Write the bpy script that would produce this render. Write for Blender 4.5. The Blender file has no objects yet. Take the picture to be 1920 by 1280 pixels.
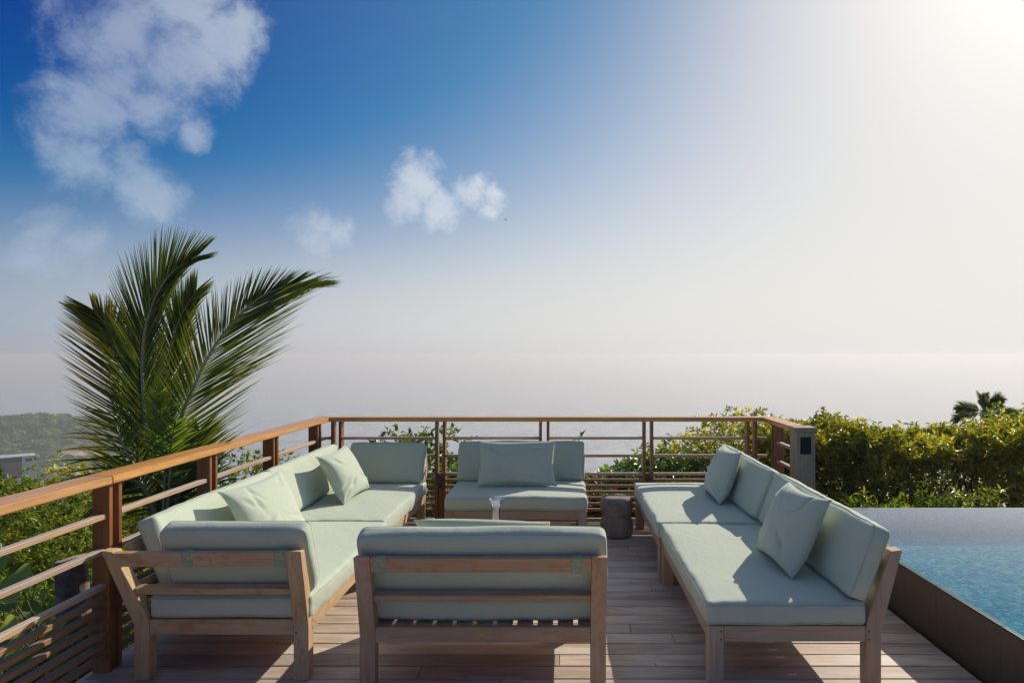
import bpy, bmesh, math, random
import numpy as np
from mathutils import Vector, Matrix

C = bpy.context.scene
COL = C.collection
R = math.radians
H = 1.65            # eye height above the deck
F = 1280.0          # focal length in photo pixels (1920 wide)
CX, CY = 1052.0, 665.0

# ------------------------------------------------------------------ camera
cam_data = bpy.data.cameras.new('camera')
cam = bpy.data.objects.new('camera', cam_data); COL.objects.link(cam)
cam.location = (0, 0, H); cam.rotation_euler = (R(90), 0, 0)
cam_data.sensor_width = 36; cam_data.lens = F / 1920 * 36
cam_data.shift_x = (960 - CX) / 1920; cam_data.shift_y = (CY - 640) / 1920
cam_data.clip_start = 0.05; cam_data.clip_end = 40000
C.camera = cam

# ------------------------------------------------------------------ sun and sky
SUN = Vector((1.075, 1.31, 1.0)).normalized()
SUN_EL = math.asin(SUN.z); SUN_AZ = math.atan2(SUN.x, SUN.y)
sd = bpy.data.lights.new('sun', 'SUN'); sd.energy = 3.35; sd.angle = R(0.5); sd.color = (1.0, 0.91, 0.79)
sun = bpy.data.objects.new('sun', sd); COL.objects.link(sun)
sun.rotation_euler = SUN.to_track_quat('Z', 'Y').to_euler(); sun.location = (20, 25, 20)

W = bpy.data.worlds.new('World'); C.world = W; W.use_nodes = True
nt = W.node_tree; nt.nodes.clear()


class NB:
    """small node-graph helper"""
    def __init__(s, nt): s.nt = nt
    def n(s, t, **kw):
        nd = s.nt.nodes.new(t)
        ins = kw.pop('ins', {})
        for k, v in kw.items(): setattr(nd, k, v)
        for k, v in ins.items(): s.set(nd, k, v)
        return nd
    def set(s, nd, k, v):
        sock = nd.inputs[k]
        if isinstance(v, bpy.types.NodeSocket): s.nt.links.new(v, sock)
        elif isinstance(v, bpy.types.Node): s.nt.links.new(v.outputs[0], sock)
        else: sock.default_value = v
    def math(s, op, a, b=0.0, c=0.0, clamp=False):
        nd = s.n('ShaderNodeMath', operation=op, use_clamp=clamp, ins={0: a, 1: b, 2: c}); return nd.outputs[0]
    def vmath(s, op, a, b=(0, 0, 0), out=0):
        nd = s.n('ShaderNodeVectorMath', operation=op, ins={0: a, 1: b}); return nd.outputs[out]
    def mapr(s, v, a, b, c=0.0, d=1.0, smooth=False):
        nd = s.n('ShaderNodeMapRange', ins={0: v, 1: a, 2: b, 3: c, 4: d})
        if smooth: nd.interpolation_type = 'SMOOTHSTEP'
        return nd.outputs[0]
    def mix(s, f, a, b, mode='MIX'):
        nd = s.n('ShaderNodeMix', data_type='RGBA', blend_type=mode)
        s.set(nd, 0, f); s.set(nd, 6, a); s.set(nd, 7, b); return nd.outputs[2]
    def noise(s, vec, scale, detail=4, rough=0.5, dist=0.0, out=0):
        nd = s.n('ShaderNodeTexNoise', ins={'Vector': vec, 'Scale': scale, 'Detail': detail, 'Roughness': rough, 'Distortion': dist})
        return nd.outputs[out]
    def ramp(s, v, stops):
        nd = s.n('ShaderNodeValToRGB', ins={0: v}); cr = nd.color_ramp
        while len(cr.elements) < len(stops): cr.elements.new(0.5)
        for e, (p, c) in zip(cr.elements, stops): e.position = p; e.color = (*c, 1) if len(c) == 3 else c
        return nd.outputs[0]


def px_dir(x, y):
    return Vector((x - CX, F, CY - y)).normalized()


b = NB(nt)
geo_dir = b.vmath('NORMALIZE', b.n('ShaderNodeTexCoord').outputs['Generated'])
sky = b.n('ShaderNodeTexSky', sky_type='NISHITA', sun_disc=False, sun_elevation=SUN_EL, sun_rotation=SUN_AZ,
          altitude=100, air_density=1.0, dust_density=0.6, ozone_density=2.0)
sep = b.n('ShaderNodeSeparateXYZ', ins={0: geo_dir})
elev = b.math('MAXIMUM', sep.outputs[2], 0.0)
cosg = b.math('MAXIMUM', b.vmath('DOT_PRODUCT', geo_dir, tuple(SUN), out=1), 0.0)
EXPO = 0.45; KE = 2 ** -EXPO
skyc = b.vmath('SCALE', sky.outputs[0]); skyc.node.inputs['Scale'].default_value = 0.10 * KE


def sc3(c, k=KE): return tuple(v * k for v in c)


# clear air a little more saturated than the model, then marine haze: wide aureole round the sun, pale band on the horizon
base = b.vmath('MAXIMUM', b.vmath('SUBTRACT', b.vmath('MULTIPLY', skyc, (1.10, 0.79, 0.83)), sc3((.243, .130, .036))), (.002, .014, .02))
aur = b.math('MULTIPLY', b.math('POWER', cosg, 4.291), 0.313)
lift = b.math('SUBTRACT', 1.0, b.math('MULTIPLY', b.math('POWER', cosg, 3.0), 0.921))      # the haze stands higher towards the sun
hz = b.math('EXPONENT', b.math('MULTIPLY', b.math('POWER', b.math('MULTIPLY', b.math('MULTIPLY', elev, lift), 7.282), 2.141), -1.0))
cosg2 = b.math('POWER', cosg, 0.728)
hazecol = b.mix(cosg2, (*sc3((.137, .251, .427)), 1), (*sc3((.909, .887, .812)), 1))
aurc = b.mix(b.math('POWER', cosg, 1.996), (*sc3((1.492, 2.53, 1.92)), 1), (*sc3((.029, .082, .296)), 1))
skyh = b.mix(aur, base, aurc)
skyh = b.mix(hz, skyh, hazecol)
low = b.math('EXPONENT', b.math('MULTIPLY', elev, -42.0))       # the last degrees over the sea take the colour of the sea haze
lowc = b.mix(b.math('POWER', cosg, 1.5), (*sc3((.37, .365, .405)), 1), (*sc3((.97, .93, .895)), 1))
skyh = b.mix(low, skyh, lowc)
core = b.math('MULTIPLY', b.math('POWER', cosg, 40.6), 0.277 * KE)
skyh = b.vmath('ADD', skyh, b.n('ShaderNodeCombineXYZ', ins={0: core, 1: core, 2: core}))
# clouds: soft puffs where they stand, then unseen cover added for fill light
blobs = [(215, 60, 120), (330, 90, 115), (175, 215, 95), (290, 190, 80), (420, 60, 70), (465, 45, 55), (160, 300, 70), (255, 330, 75),
         (280, 365, 45), (375, 245, 38), (230, 130, 110), (330, -60, 120), (200, -80, 100),
         (785, 345, 62), (755, 378, 52), (832, 384, 56), (890, 358, 52), (925, 365, 42), (910, 392, 30), (590, 425, 48), (625, 440, 38), (590, 455, 45),
         (85, 445, 60), (150, 470, 60), (60, 480, 50)]
warp = b.vmath('SCALE', b.vmath('SUBTRACT', b.noise(geo_dir, 7.0, 6, 0.6, out=1), (0.5, 0.5, 0.5))); warp.node.inputs['Scale'].default_value = 0.085
wdir = b.vmath('ADD', geo_dir, warp)
mask = None
for (x, y, r) in blobs:
    d = px_dir(x, y); rr = r / F * 0.80
    dist = b.vmath('DISTANCE', wdir, tuple(d), out=1)
    m = b.mapr(dist, rr * 1.5, rr * 0.15)
    mask = m if mask is None else b.math('MAXIMUM', mask, m)
fill_clouds = b.noise(b.vmath('MULTIPLY', geo_dir, (1, 1, 1.6)), 2.6, 3, 0.5)  # unseen clouds overhead, added to brighten the shade
fill_clouds = b.math('MULTIPLY', b.mapr(fill_clouds, 0.42, 0.56, smooth=True), b.math('MULTIPLY', b.mapr(sep.outputs[2], 0.47, 0.60, smooth=True), 0.9))
back = b.math('MULTIPLY', b.mapr(b.noise(geo_dir, 4.0, 3, 0.5), 0.52, 0.66, smooth=True), b.math('MULTIPLY', b.mapr(sep.outputs[1], 0.25, 0.0, smooth=True), b.mapr(sep.outputs[2], 0.1, 0.25)))  # more unseen clouds, added behind the camera
mask = b.math('MAXIMUM', mask, b.math('MAXIMUM', fill_clouds, back))
cn = b.noise(geo_dir, 11.0, 9, 0.62, 0.3)
cn2 = b.noise(geo_dir, 38.0, 6, 0.6, 0.2)
dens = b.math('ADD', mask, b.math('MULTIPLY', b.math('SUBTRACT', cn, 0.5), 1.9))
dens = b.math('ADD', dens, b.math('MULTIPLY', b.math('SUBTRACT', cn2, 0.5), 0.4))
dens = b.mapr(dens, b.mapr(cosg, 0.5, 0.75, 0.18, 0.30), b.mapr(cosg, 0.5, 0.75, 1.0, 0.85), 0.0, b.mapr(cosg, 0.45, 0.75, 0.54, 0.88), smooth=True)
dens = b.math('MULTIPLY', dens, b.mapr(mask, 0.0, 0.25, smooth=True))
cloudc = b.mix(b.math('POWER', cosg, 1.3), (*sc3((0.34, 0.45, 0.60)), 1), (*sc3((0.98, 0.99, 0.98)), 1))
cloudc = b.mix(b.mapr(cn, 0.35, 0.65), b.mix(0.3, cloudc, (*sc3((0.22, 0.31, 0.52)), 1)), cloudc)
skyf = b.mix(dens, skyh, cloudc)
bg = b.n('ShaderNodeBackground', ins={'Color': skyf, 'Strength': 1.0})
out = b.n('ShaderNodeOutputWorld', ins={'Surface': bg})

C.view_settings.view_transform = 'Standard'; C.view_settings.look = 'None'
C.view_settings.exposure = EXPO; C.view_settings.gamma = 1.0; C.view_settings.use_curve_mapping = False
C.cycles.use_denoising = True
C.cycles.max_bounces = 7; C.cycles.diffuse_bounces = 4; C.cycles.glossy_bounces = 3
C.cycles.transmission_bounces = 6; C.cycles.transparent_max_bounces = 12; C.cycles.volume_bounces = 0
C.cycles.caustics_reflective = False; C.cycles.caustics_refractive = False

rng = np.random.default_rng(7)
random.seed(5)


# ------------------------------------------------------------------ materials
def new_mat(name):
    m = bpy.data.materials.new(name); m.use_nodes = True; m.node_tree.nodes.clear()
    return m, NB(m.node_tree)


def principled(nb, **ins):
    p = nb.n('ShaderNodeBsdfPrincipled')
    for k, v in ins.items(): nb.set(p, k.replace('_', ' '), v)
    o = nb.n('ShaderNodeOutputMaterial'); nb.nt.links.new(p.outputs[0], o.inputs[0])
    return p


def wood(name, base, dark, light, rough=0.6, spec=0.3, stain=None, stain_amt=0.0, grey=None, grey_amt=0.0, var=0.25, bump=0.25, top_grey=None):
    """weathered timber; grain runs along the x of the 'gco' attribute (metres along the piece)"""
    m, nb = new_mat(name)
    at = nb.n('ShaderNodeAttribute', attribute_name='gco').outputs['Vector']
    rnd = nb.n('ShaderNodeObjectInfo').outputs['Random']
    off = nb.n('ShaderNodeCombineXYZ', ins={0: nb.math('MULTIPLY', rnd, 37.0), 1: nb.math('MULTIPLY', rnd, 11.0), 2: nb.math('MULTIPLY', rnd, 23.0)})
    co = nb.vmath('ADD', at, off)
    g1 = nb.noise(nb.vmath('MULTIPLY', co, (2.2, 55, 55)), 1.0, 5, 0.6, 0.6)
    g2 = nb.noise(nb.vmath('MULTIPLY', co, (9, 260, 260)), 1.0, 3, 0.6)
    big = nb.noise(nb.vmath('MULTIPLY', co, (1.3, 7, 7)), 1.0, 4, 0.6, 0.8)
    t = nb.math('ADD', nb.math('MULTIPLY', g1, 0.6), nb.math('MULTIPLY', g2, 0.4))
    col = nb.ramp(t, [(0.30, dark), (0.5, base), (0.72, light)])
    col = nb.mix(nb.mapr(big, 0.35, 0.7, 0, 0.6), col, (*[c * 0.62 for c in base], 1))
    if grey: col = nb.mix(nb.mapr(nb.noise(nb.vmath('MULTIPLY', co, (2.0, 9, 9)), 1.0, 4, 0.6, 0.5), 0.38, 0.62, 0, grey_amt), col, (*grey, 1))
    if top_grey:
        nz = nb.n('ShaderNodeSeparateXYZ', ins={0: nb.n('ShaderNodeNewGeometry').outputs['True Normal']}).outputs[2]
        col = nb.mix(nb.math('MULTIPLY', nb.mapr(nz, 0.5, 0.9), nb.mapr(g1, 0.2, 0.7, 1.0, 0.55)), col, (*top_grey, 1))
    if stain: col = nb.mix(nb.mapr(nb.noise(nb.vmath('MULTIPLY', co, (6, 13, 13)), 1.0, 5, 0.65, 1.2), 0.52, 0.66, 0, stain_amt), col, (*stain, 1))
    v = nb.mapr(rnd, 0, 1, 1 - var, 1 + var)
    hs = nb.n('ShaderNodeHueSaturation', ins={'Color': col, 'Value': v, 'Saturation': nb.mapr(nb.math('FRACT', nb.math('MULTIPLY', rnd, 7.7)), 0, 1, 0.94, 1.06)})
    bm = nb.n('ShaderNodeBump', ins={'Height': t, 'Strength': bump, 'Distance': 0.003})
    principled(nb, Base_Color=hs.outputs[0], Roughness=nb.mapr(g1, 0.3, 0.7, rough - 0.06, rough + 0.1), Specular_IOR_Level=spec, Normal=bm.outputs[0])
    return m


M = {}
M['deck'] = wood('deck_timber', (0.516, 0.381, 0.273), (0.249, 0.176, 0.125), (0.806, 0.639, 0.482), rough=0.55, spec=0.35, grey=(0.690, 0.639, 0.563), grey_amt=0.6, var=0.22, bump=0.5)
M['teak_warm'] = wood('teak_warm', (0.587, 0.390, 0.212), (0.383, 0.232, 0.117), (0.759, 0.554, 0.324), rough=0.62, stain=(0.435, 0.176, 0.055), stain_amt=0.6, grey=(0.587, 0.465, 0.304), grey_amt=0.5, var=0.10)
M['teak_mid'] = wood('teak_mid', (0.541, 0.334, 0.181), (0.288, 0.171, 0.094), (0.727, 0.497, 0.281), rough=0.65, stain=(0.507, 0.187, 0.059), stain_amt=0.5, grey=(0.458, 0.359, 0.245), grey_amt=0.6, var=0.10)
M['teak_grey'] = wood('teak_grey', (0.502, 0.349, 0.218), (0.291, 0.201, 0.127), (0.680, 0.504, 0.333), rough=0.68, grey=(0.485, 0.387, 0.276), grey_amt=0.6, var=0.10)
M['rail'] = wood('oiled_handrail', (0.675, 0.335, 0.103), (0.445, 0.192, 0.055), (0.810, 0.442, 0.157), rough=0.34, spec=0.5, var=0.04, bump=0.08)
M['post'] = wood('oiled_post', (0.293, 0.118, 0.040), (0.158, 0.061, 0.022), (0.406, 0.185, 0.064), rough=0.45, spec=0.4, var=0.1, bump=0.2)
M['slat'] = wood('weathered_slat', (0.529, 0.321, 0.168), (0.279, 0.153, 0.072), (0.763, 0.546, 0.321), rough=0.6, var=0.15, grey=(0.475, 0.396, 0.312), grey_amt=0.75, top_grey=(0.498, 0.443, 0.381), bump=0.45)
M['slat_shade'] = wood('shaded_slat', (.40, .20, .09), (.22, .10, .045), (.52, .30, .15), rough=0.55, var=0.15, grey=(.30, .20, .13), grey_amt=0.3, top_grey=(.26, .19, .14), bump=0.45)  # darker, browner slat copy; shade on the lower slats put into its colour
M['post_grey'] = wood('grey_post', (0.416, 0.308, 0.199), (0.246, 0.177, 0.117), (0.554, 0.423, 0.286), rough=0.7, var=0.03)


def fabric():
    m, nb = new_mat('sage_canvas')
    tc = nb.n('ShaderNodeTexCoord').outputs['Object']
    rnd = nb.n('ShaderNodeObjectInfo').outputs['Random']
    w1 = nb.noise(tc, 420, 2, 0.6); w2 = nb.noise(tc, 3.5, 4, 0.6)
    wr = nb.noise(nb.vmath('MULTIPLY', tc, (5, 9, 5)), 1.0, 3, 0.5, 1.2)
    col = nb.mix(w1, (.455, .515, .385, 1), (.555, .61, .47, 1))
    col = nb.mix(nb.mapr(w2, 0.35, 0.7, 0, 0.28), col, (.55, .59, .47, 1))
    hs = nb.n('ShaderNodeHueSaturation', ins={'Color': col, 'Value': nb.mapr(rnd, 0, 1, 0.96, 1.04)})
    b1 = nb.n('ShaderNodeBump', ins={'Height': w1, 'Strength': 0.10, 'Distance': 0.001})
    b2 = nb.n('ShaderNodeBump', ins={'Height': wr, 'Strength': 0.45, 'Distance': 0.014, 'Normal': b1.outputs[0]})
    principled(nb, Base_Color=hs.outputs[0], Roughness=0.85, Specular_IOR_Level=0.15, Normal=b2.outputs[0], Sheen_Weight=0.25, Sheen_Roughness=0.5)
    return m


M['fabric'] = fabric()


def simple(name, col, rough=0.6, spec=0.4, metal=0.0, nscale=8.0, namt=0.25, bump=0.0, bscale=40.0):
    m, nb = new_mat(name)
    tc = nb.n('ShaderNodeTexCoord').outputs['Object']
    n1 = nb.noise(tc, nscale, 5, 0.6)
    c = nb.mix(nb.mapr(n1, 0.3, 0.7), (*[v * (1 - namt) for v in col], 1), (*[min(1, v * (1 + namt)) for v in col], 1))
    kw = {}
    if bump:
        kw['Normal'] = nb.n('ShaderNodeBump', ins={'Height': nb.noise(tc, bscale, 4, 0.6), 'Strength': bump, 'Distance': 0.004}).outputs[0]
    principled(nb, Base_Color=c, Roughness=rough, Specular_IOR_Level=spec, Metallic=metal, **kw)
    return m


M['seam'] = simple('seam_thread', (.33, .38, .31), 0.9)
M['strap'] = simple('strap_webbing', (.33, .38, .25), 0.9, nscale=60)
M['dark_metal'] = simple('dark_metal', (.05, .05, .05), 0.45)
M['brass'] = simple('brass', (.55, .36, .12), 0.35, metal=0.8)
M['plug'] = simple('timber_plug', (.09, .065, .05), 0.8)
M['screen'] = simple('smoked_panel', (.014, .012, .022), 0.35, 0.2)
M['ground'] = simple('hillside_soil', (.055, .06, .028), 0.95, nscale=0.6, namt=0.5, bump=0.8, bscale=6)
M['bark'] = simple('bark', (.16, .115, .08), 0.9, nscale=12, namt=0.45, bump=1.0, bscale=30)
M['stump'] = simple('stump_bark', (.20, .14, .10), 0.9, nscale=14, namt=0.5, bump=1.0, bscale=45)
M['twig'] = simple('twig', (.10, .075, .05), 0.9)
M['white_wall'] = simple('white_render', (.72, .70, .66), 0.8, nscale=0.5, namt=0.08)
M['brown_wall'] = simple('brown_cladding', (.22, .15, .12), 0.8, nscale=0.5)
M['grey_roof'] = simple('grey_roofing', (.48, .47, .47), 0.7, nscale=0.4, namt=0.15)
M['dark_glass'] = simple('dark_window', (.03, .03, .04), 0.2)
M['fascia'] = simple('deck_fascia', (.16, .13, .11), 0.8)
M['plane_paint'] = simple('aircraft_paint', (.10, .11, .14), 0.5)


def stone():
    m, nb = new_mat('cast_concrete')
    tc = nb.n('ShaderNodeTexCoord').outputs['Object']
    n1 = nb.noise(tc, 9, 6, 0.65, 0.4); n2 = nb.noise(tc, 70, 3, 0.6)
    v = nb.n('ShaderNodeTexVoronoi', ins={'Vector': nb.vmath('ADD', tc, nb.vmath('SCALE', nb.noise(tc, 20, 2, out=1))), 'Scale': 55.0}).outputs[0]
    col = nb.ramp(n1, [(0.3, (.23, .185, .15)), (0.6, (.36, .30, .25)), (0.8, (.50, .42, .36))])
    col = nb.mix(nb.mapr(n2, 0.55, 0.75, 0, 0.7), col, (.05, .04, .035, 1))
    hgt = nb.math('SUBTRACT', nb.math('MULTIPLY', n1, 0.6), nb.mapr(n2, 0.5, 0.75, 0, 0.8))
    bm = nb.n('ShaderNodeBump', ins={'Height': hgt, 'Strength': 0.7, 'Distance': 0.006})
    principled(nb, Base_Color=col, Roughness=0.85, Specular_IOR_Level=0.25, Normal=bm.outputs[0])
    return m


M['stone'] = stone()


def tile_mat():
    m, nb = new_mat('brown_stone_tile')
    tc = nb.n('ShaderNodeTexCoord').outputs['Object']
    n1 = nb.noise(tc, 5, 6, 0.65, 0.8); n2 = nb.noise(nb.vmath('MULTIPLY', tc, (1, 1, 5)), 14, 4, 0.6)
    col = nb.ramp(nb.math('ADD', nb.math('MULTIPLY', n1, .6), nb.math('MULTIPLY', n2, .4)), [(0.3, (.045, .034, .028)), (0.55, (.07, .054, .043)), (0.8, (.105, .083, .066))])
    bm = nb.n('ShaderNodeBump', ins={'Height': n1, 'Strength': 0.15, 'Distance': 0.003})
    principled(nb, Base_Color=col, Roughness=0.38, Specular_IOR_Level=0.4, Normal=bm.outputs[0])
    return m


M['tile'] = tile_mat()


def mosaic():
    m, nb = new_mat('pool_mosaic')
    tc = nb.n('ShaderNodeTexCoord').outputs['Object']
    # the wobble refraction gives to the glass tesserae
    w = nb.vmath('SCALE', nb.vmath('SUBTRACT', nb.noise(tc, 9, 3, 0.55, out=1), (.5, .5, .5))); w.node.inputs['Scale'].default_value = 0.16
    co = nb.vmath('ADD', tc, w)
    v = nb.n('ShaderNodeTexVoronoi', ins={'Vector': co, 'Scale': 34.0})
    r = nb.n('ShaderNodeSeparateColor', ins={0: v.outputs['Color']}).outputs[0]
    col = nb.ramp(r, [(0.0, (.01, .32, .56)), (0.25, (.02, .52, .66)), (0.55, (.07, .70, .76)), (0.8, (.26, .84, .84)), (1.0, (.80, .97, .92))])  # tile colours, brightened with caustic sunlight put into them
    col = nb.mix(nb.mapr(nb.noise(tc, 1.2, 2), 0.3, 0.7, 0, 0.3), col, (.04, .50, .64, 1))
    principled(nb, Base_Color=col, Roughness=0.7, Specular_IOR_Level=0.0)
    return m


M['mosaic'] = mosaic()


def water_mat():
    m, nb = new_mat('pool_water')
    tc = nb.n('ShaderNodeTexCoord').outputs['Object']
    rot = nb.n('ShaderNodeMapping', ins={'Vector': tc, 'Rotation': (0, 0, R(-38)), 'Scale': (1, 4.5, 1)}).outputs[0]
    n1 = nb.noise(rot, 5, 4, 0.6, 0.3); n2 = nb.noise(tc, 26, 3, 0.5)
    h = nb.math('ADD', nb.math('MULTIPLY', n1, 1.0), nb.math('MULTIPLY', n2, 0.12))
    bm = nb.n('ShaderNodeBump', ins={'Height': h, 'Strength': 0.12, 'Distance': 0.01}).outputs[0]
    fr = nb.n('ShaderNodeFresnel', ins={'IOR': 1.33}).outputs[0]
    gl = nb.n('ShaderNodeBsdfGlossy', ins={'Color': (.90, .94, 1, 1), 'Roughness': 0.03, 'Normal': bm})
    tr = nb.n('ShaderNodeBsdfTransparent', ins={'Color': (.78, .96, 1.0, 1)})
    mx = nb.n('ShaderNodeMixShader', ins={0: nb.math('MULTIPLY', nb.math('POWER', nb.mapr(fr, 0.06, 0.40), 1.9), 0.80), 1: tr.outputs[0], 2: gl.outputs[0]})
    nb.n('ShaderNodeOutputMaterial', ins={0: mx.outputs[0]})
    return m


M['water'] = water_mat()


def sea_mat():
    m, nb = new_mat('sea_water')
    tc = nb.n('ShaderNodeTexCoord').outputs['Object']
    n1 = nb.noise(nb.vmath('MULTIPLY', tc, (1, 2.2, 1)), 0.10, 8, 0.62, 0.3); n2 = nb.noise(nb.vmath('MULTIPLY', tc, (1, 0.7, 1)), 0.035, 9, 0.72, 0.4)
    bm = nb.n('ShaderNodeBump', ins={'Height': n1, 'Strength': 0.12, 'Distance': 1.2}).outputs[0]
    col = nb.mix(nb.mapr(n2, .38, .62), (.16, .185, .205, 1), (.38, .40, .41, 1))
    principled(nb, Base_Color=col, Roughness=0.13, IOR=1.33, Normal=bm)
    return m


M['sea'] = sea_mat()


def leaf_mat(name, c_dark, c_light, c_young, gloss=0.35, trans=0.45, young=0.35, scale=1.3):
    m, nb = new_mat(name)
    at = nb.n('ShaderNodeAttribute', attribute_name='leafv').outputs['Fac']
    tc = nb.n('ShaderNodeTexCoord').outputs['Object']
    n1 = nb.noise(tc, scale, 3, 0.6)
    v = nb.math('ADD', nb.math('MULTIPLY', at, 0.6), nb.math('MULTIPLY', n1, 0.4))
    col = nb.ramp(v, [(0.20, c_dark), (0.55, c_light), (0.62 + (1 - young) * 0.3, c_young)])
    tcol = nb.mix(0.6, col, nb.mix(1.0, col, (2.2, 2.0, 0.55, 1), 'MULTIPLY'))
    df = nb.n('ShaderNodeBsdfDiffuse', ins={'Color': col}).outputs[0]
    tl = nb.n('ShaderNodeBsdfTranslucent', ins={'Color': tcol}).outputs[0]
    gl = nb.n('ShaderNodeBsdfGlossy', ins={'Color': (.9, .95, .9, 1), 'Roughness': 0.32}).outputs[0]
    m1 = nb.n('ShaderNodeMixShader', ins={0: trans, 1: df, 2: tl}).outputs[0]
    fr = nb.math('MULTIPLY', nb.n('ShaderNodeFresnel', ins={'IOR': 1.45}).outputs[0], gloss)
    m2 = nb.n('ShaderNodeMixShader', ins={0: fr, 1: m1, 2: gl}).outputs[0]
    nb.n('ShaderNodeOutputMaterial', ins={0: m2})
    return m


M['leaf'] = leaf_mat('shrub_leaf', (.055, .095, .016), (.17, .25, .03), (.40, .40, .045), gloss=0.35, trans=0.5, young=0.6)
M['leaf_hedge'] = leaf_mat('hedge_leaf', (.10, .13, .016), (.33, .36, .04), (.62, .52, .055), gloss=0.35, trans=0.55, young=0.8)
M['leaf_bright'] = leaf_mat('bright_leaf', (.06, .13, .02), (.14, .25, .04), (.26, .36, .05), gloss=0.7, trans=0.5, young=0.6)
M['leaf_red'] = leaf_mat('red_leaf', (.12, .03, .02), (.25, .07, .04), (.30, .16, .05), gloss=0.6, trans=0.4)
M['leaf_big'] = leaf_mat('heart_leaf', (.09, .17, .04), (.18, .30, .08), (.32, .42, .12), gloss=0.03, trans=0.35, young=0.5, scale=4)
M['palm'] = leaf_mat('palm_leaflet', (.040, .075, .010), (.085, .13, .018), (.22, .21, .025), gloss=0.5, trans=0.42, young=0.25, scale=0.9)
M['palm_backlit'] = leaf_mat('backlit_palm_leaflet', (.05, .075, .010), (.16, .15, .02), (.42, .29, .03), gloss=0.5, trans=0.5, young=0.7, scale=0.9)  # yellower copy of the palm leaf, backlight put into its colour
M['palm_young'] = leaf_mat('young_palm_leaflet', (.06, .13, .015), (.11, .20, .02), (.22, .28, .03), gloss=0.8, trans=0.5, young=0.6, scale=3)
M['palm_far'] = leaf_mat('far_palm_leaflet', (.03, .05, .012), (.06, .09, .02), (.14, .15, .03), gloss=0.8, trans=0.4)
M['rachis'] = simple('palm_rachis', (.30, .27, .15), 0.55, nscale=5, namt=0.25)


def forest_mat():
    m, nb = new_mat('far_forest')
    tc = nb.n('ShaderNodeTexCoord').outputs['Object']
    at = nb.n('ShaderNodeAttribute', attribute_name='leafv').outputs['Fac']
    n1 = nb.noise(tc, 0.022, 4, 0.6)
    v = nb.math('ADD', nb.math('MULTIPLY', at, 0.6), nb.math('MULTIPLY', n1, 0.4))
    col = nb.ramp(v, [(0.25, (.030, .060, .010)), (0.5, (.13, .20, .025)), (0.8, (.32, .36, .05))])
    df = nb.n('ShaderNodeBsdfDiffuse', ins={'Color': col}).outputs[0]
    tl = nb.n('ShaderNodeBsdfTranslucent', ins={'Color': nb.mix(1.0, col, (1.5, 1.5, .8, 1), 'MULTIPLY')}).outputs[0]
    mx = nb.n('ShaderNodeMixShader', ins={0: 0.35, 1: df, 2: tl}).outputs[0]
    nb.n('ShaderNodeOutputMaterial', ins={0: mx})
    return m


M['forest'] = forest_mat()


def terrain_mat():
    m, nb = new_mat('coast_ground')
    geo = nb.n('ShaderNodeNewGeometry')
    at = nb.n('ShaderNodeAttribute', attribute_name='rock').outputs['Fac']
    tc = nb.n('ShaderNodeTexCoord').outputs['Object']
    n1 = nb.noise(tc, 0.05, 6, 0.65); n2 = nb.noise(nb.vmath('MULTIPLY', tc, (1, 1, 3)), 0.09, 6, 0.7, 0.5)
    green = nb.ramp(n1, [(0.3, (.030, .042, .016)), (0.7, (.07, .08, .03))])
    rock = nb.ramp(n2, [(0.3, (.22, .15, .09)), (0.5, (.40, .28, .18)), (0.7, (.55, .42, .29))])
    col = nb.mix(nb.mapr(nb.math('ADD', at, nb.math('MULTIPLY', nb.math('SUBTRACT', n1, 0.5), 0.5)), 0.4, 0.6), green, rock)
    bm = nb.n('ShaderNodeBump', ins={'Height': n2, 'Strength': 1.0, 'Distance': 2.0}).outputs[0]
    principled(nb, Base_Color=col, Roughness=0.95, Specular_IOR_Level=0.1, Normal=bm)
    return m


M['terrain'] = terrain_mat()


def glass_mat():
    m, nb = new_mat('clear_glass')
    gl = nb.n('ShaderNodeBsdfGlossy', ins={'Color': (1, 1, 1, 1), 'Roughness': 0.04}).outputs[0]
    tr = nb.n('ShaderNodeBsdfTransparent', ins={'Color': (.975, .985, .985, 1)}).outputs[0]
    fr = nb.n('ShaderNodeFresnel', ins={'IOR': 1.5}).outputs[0]
    df = nb.n('ShaderNodeBsdfTranslucent', ins={'Color': (.85, .90, .93, 1)}).outputs[0]
    m0 = nb.n('ShaderNodeMixShader', ins={0: 0.14, 1: tr, 2: df}).outputs[0]
    mx = nb.n('ShaderNodeMixShader', ins={0: nb.math('MULTIPLY', fr, 1.0, clamp=True), 1: m0, 2: gl}).outputs[0]
    nb.n('ShaderNodeOutputMaterial', ins={0: mx})
    return m


M['glass'] = glass_mat()


# ------------------------------------------------------------------ object helpers
def thing(name, label=None, cat=None, loc=(0, 0, 0), rotz=0.0, group=None, kind=None):
    o = bpy.data.objects.new(name, None); COL.objects.link(o)
    o.location = loc; o.rotation_euler = (0, 0, rotz); o.empty_display_size = 0.1
    return tag(o, label, cat, group, kind)


def tag(o, label=None, cat=None, group=None, kind=None):
    if label: o['label'] = label
    if cat: o['category'] = cat
    if group: o['group'] = group
    if kind: o['kind'] = kind
    return o


def mesh(name, verts, faces, mat, smooth=False, gaxis=None):
    me = bpy.data.meshes.new(name)
    me.from_pydata([tuple(v) for v in verts], [], [tuple(f) for f in faces])
    me.materials.append(mat)
    if smooth:
        me.polygons.foreach_set('use_smooth', [True] * len(me.polygons))
    if gaxis is not None: set_grain(me, gaxis)
    me.update()
    return me


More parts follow.
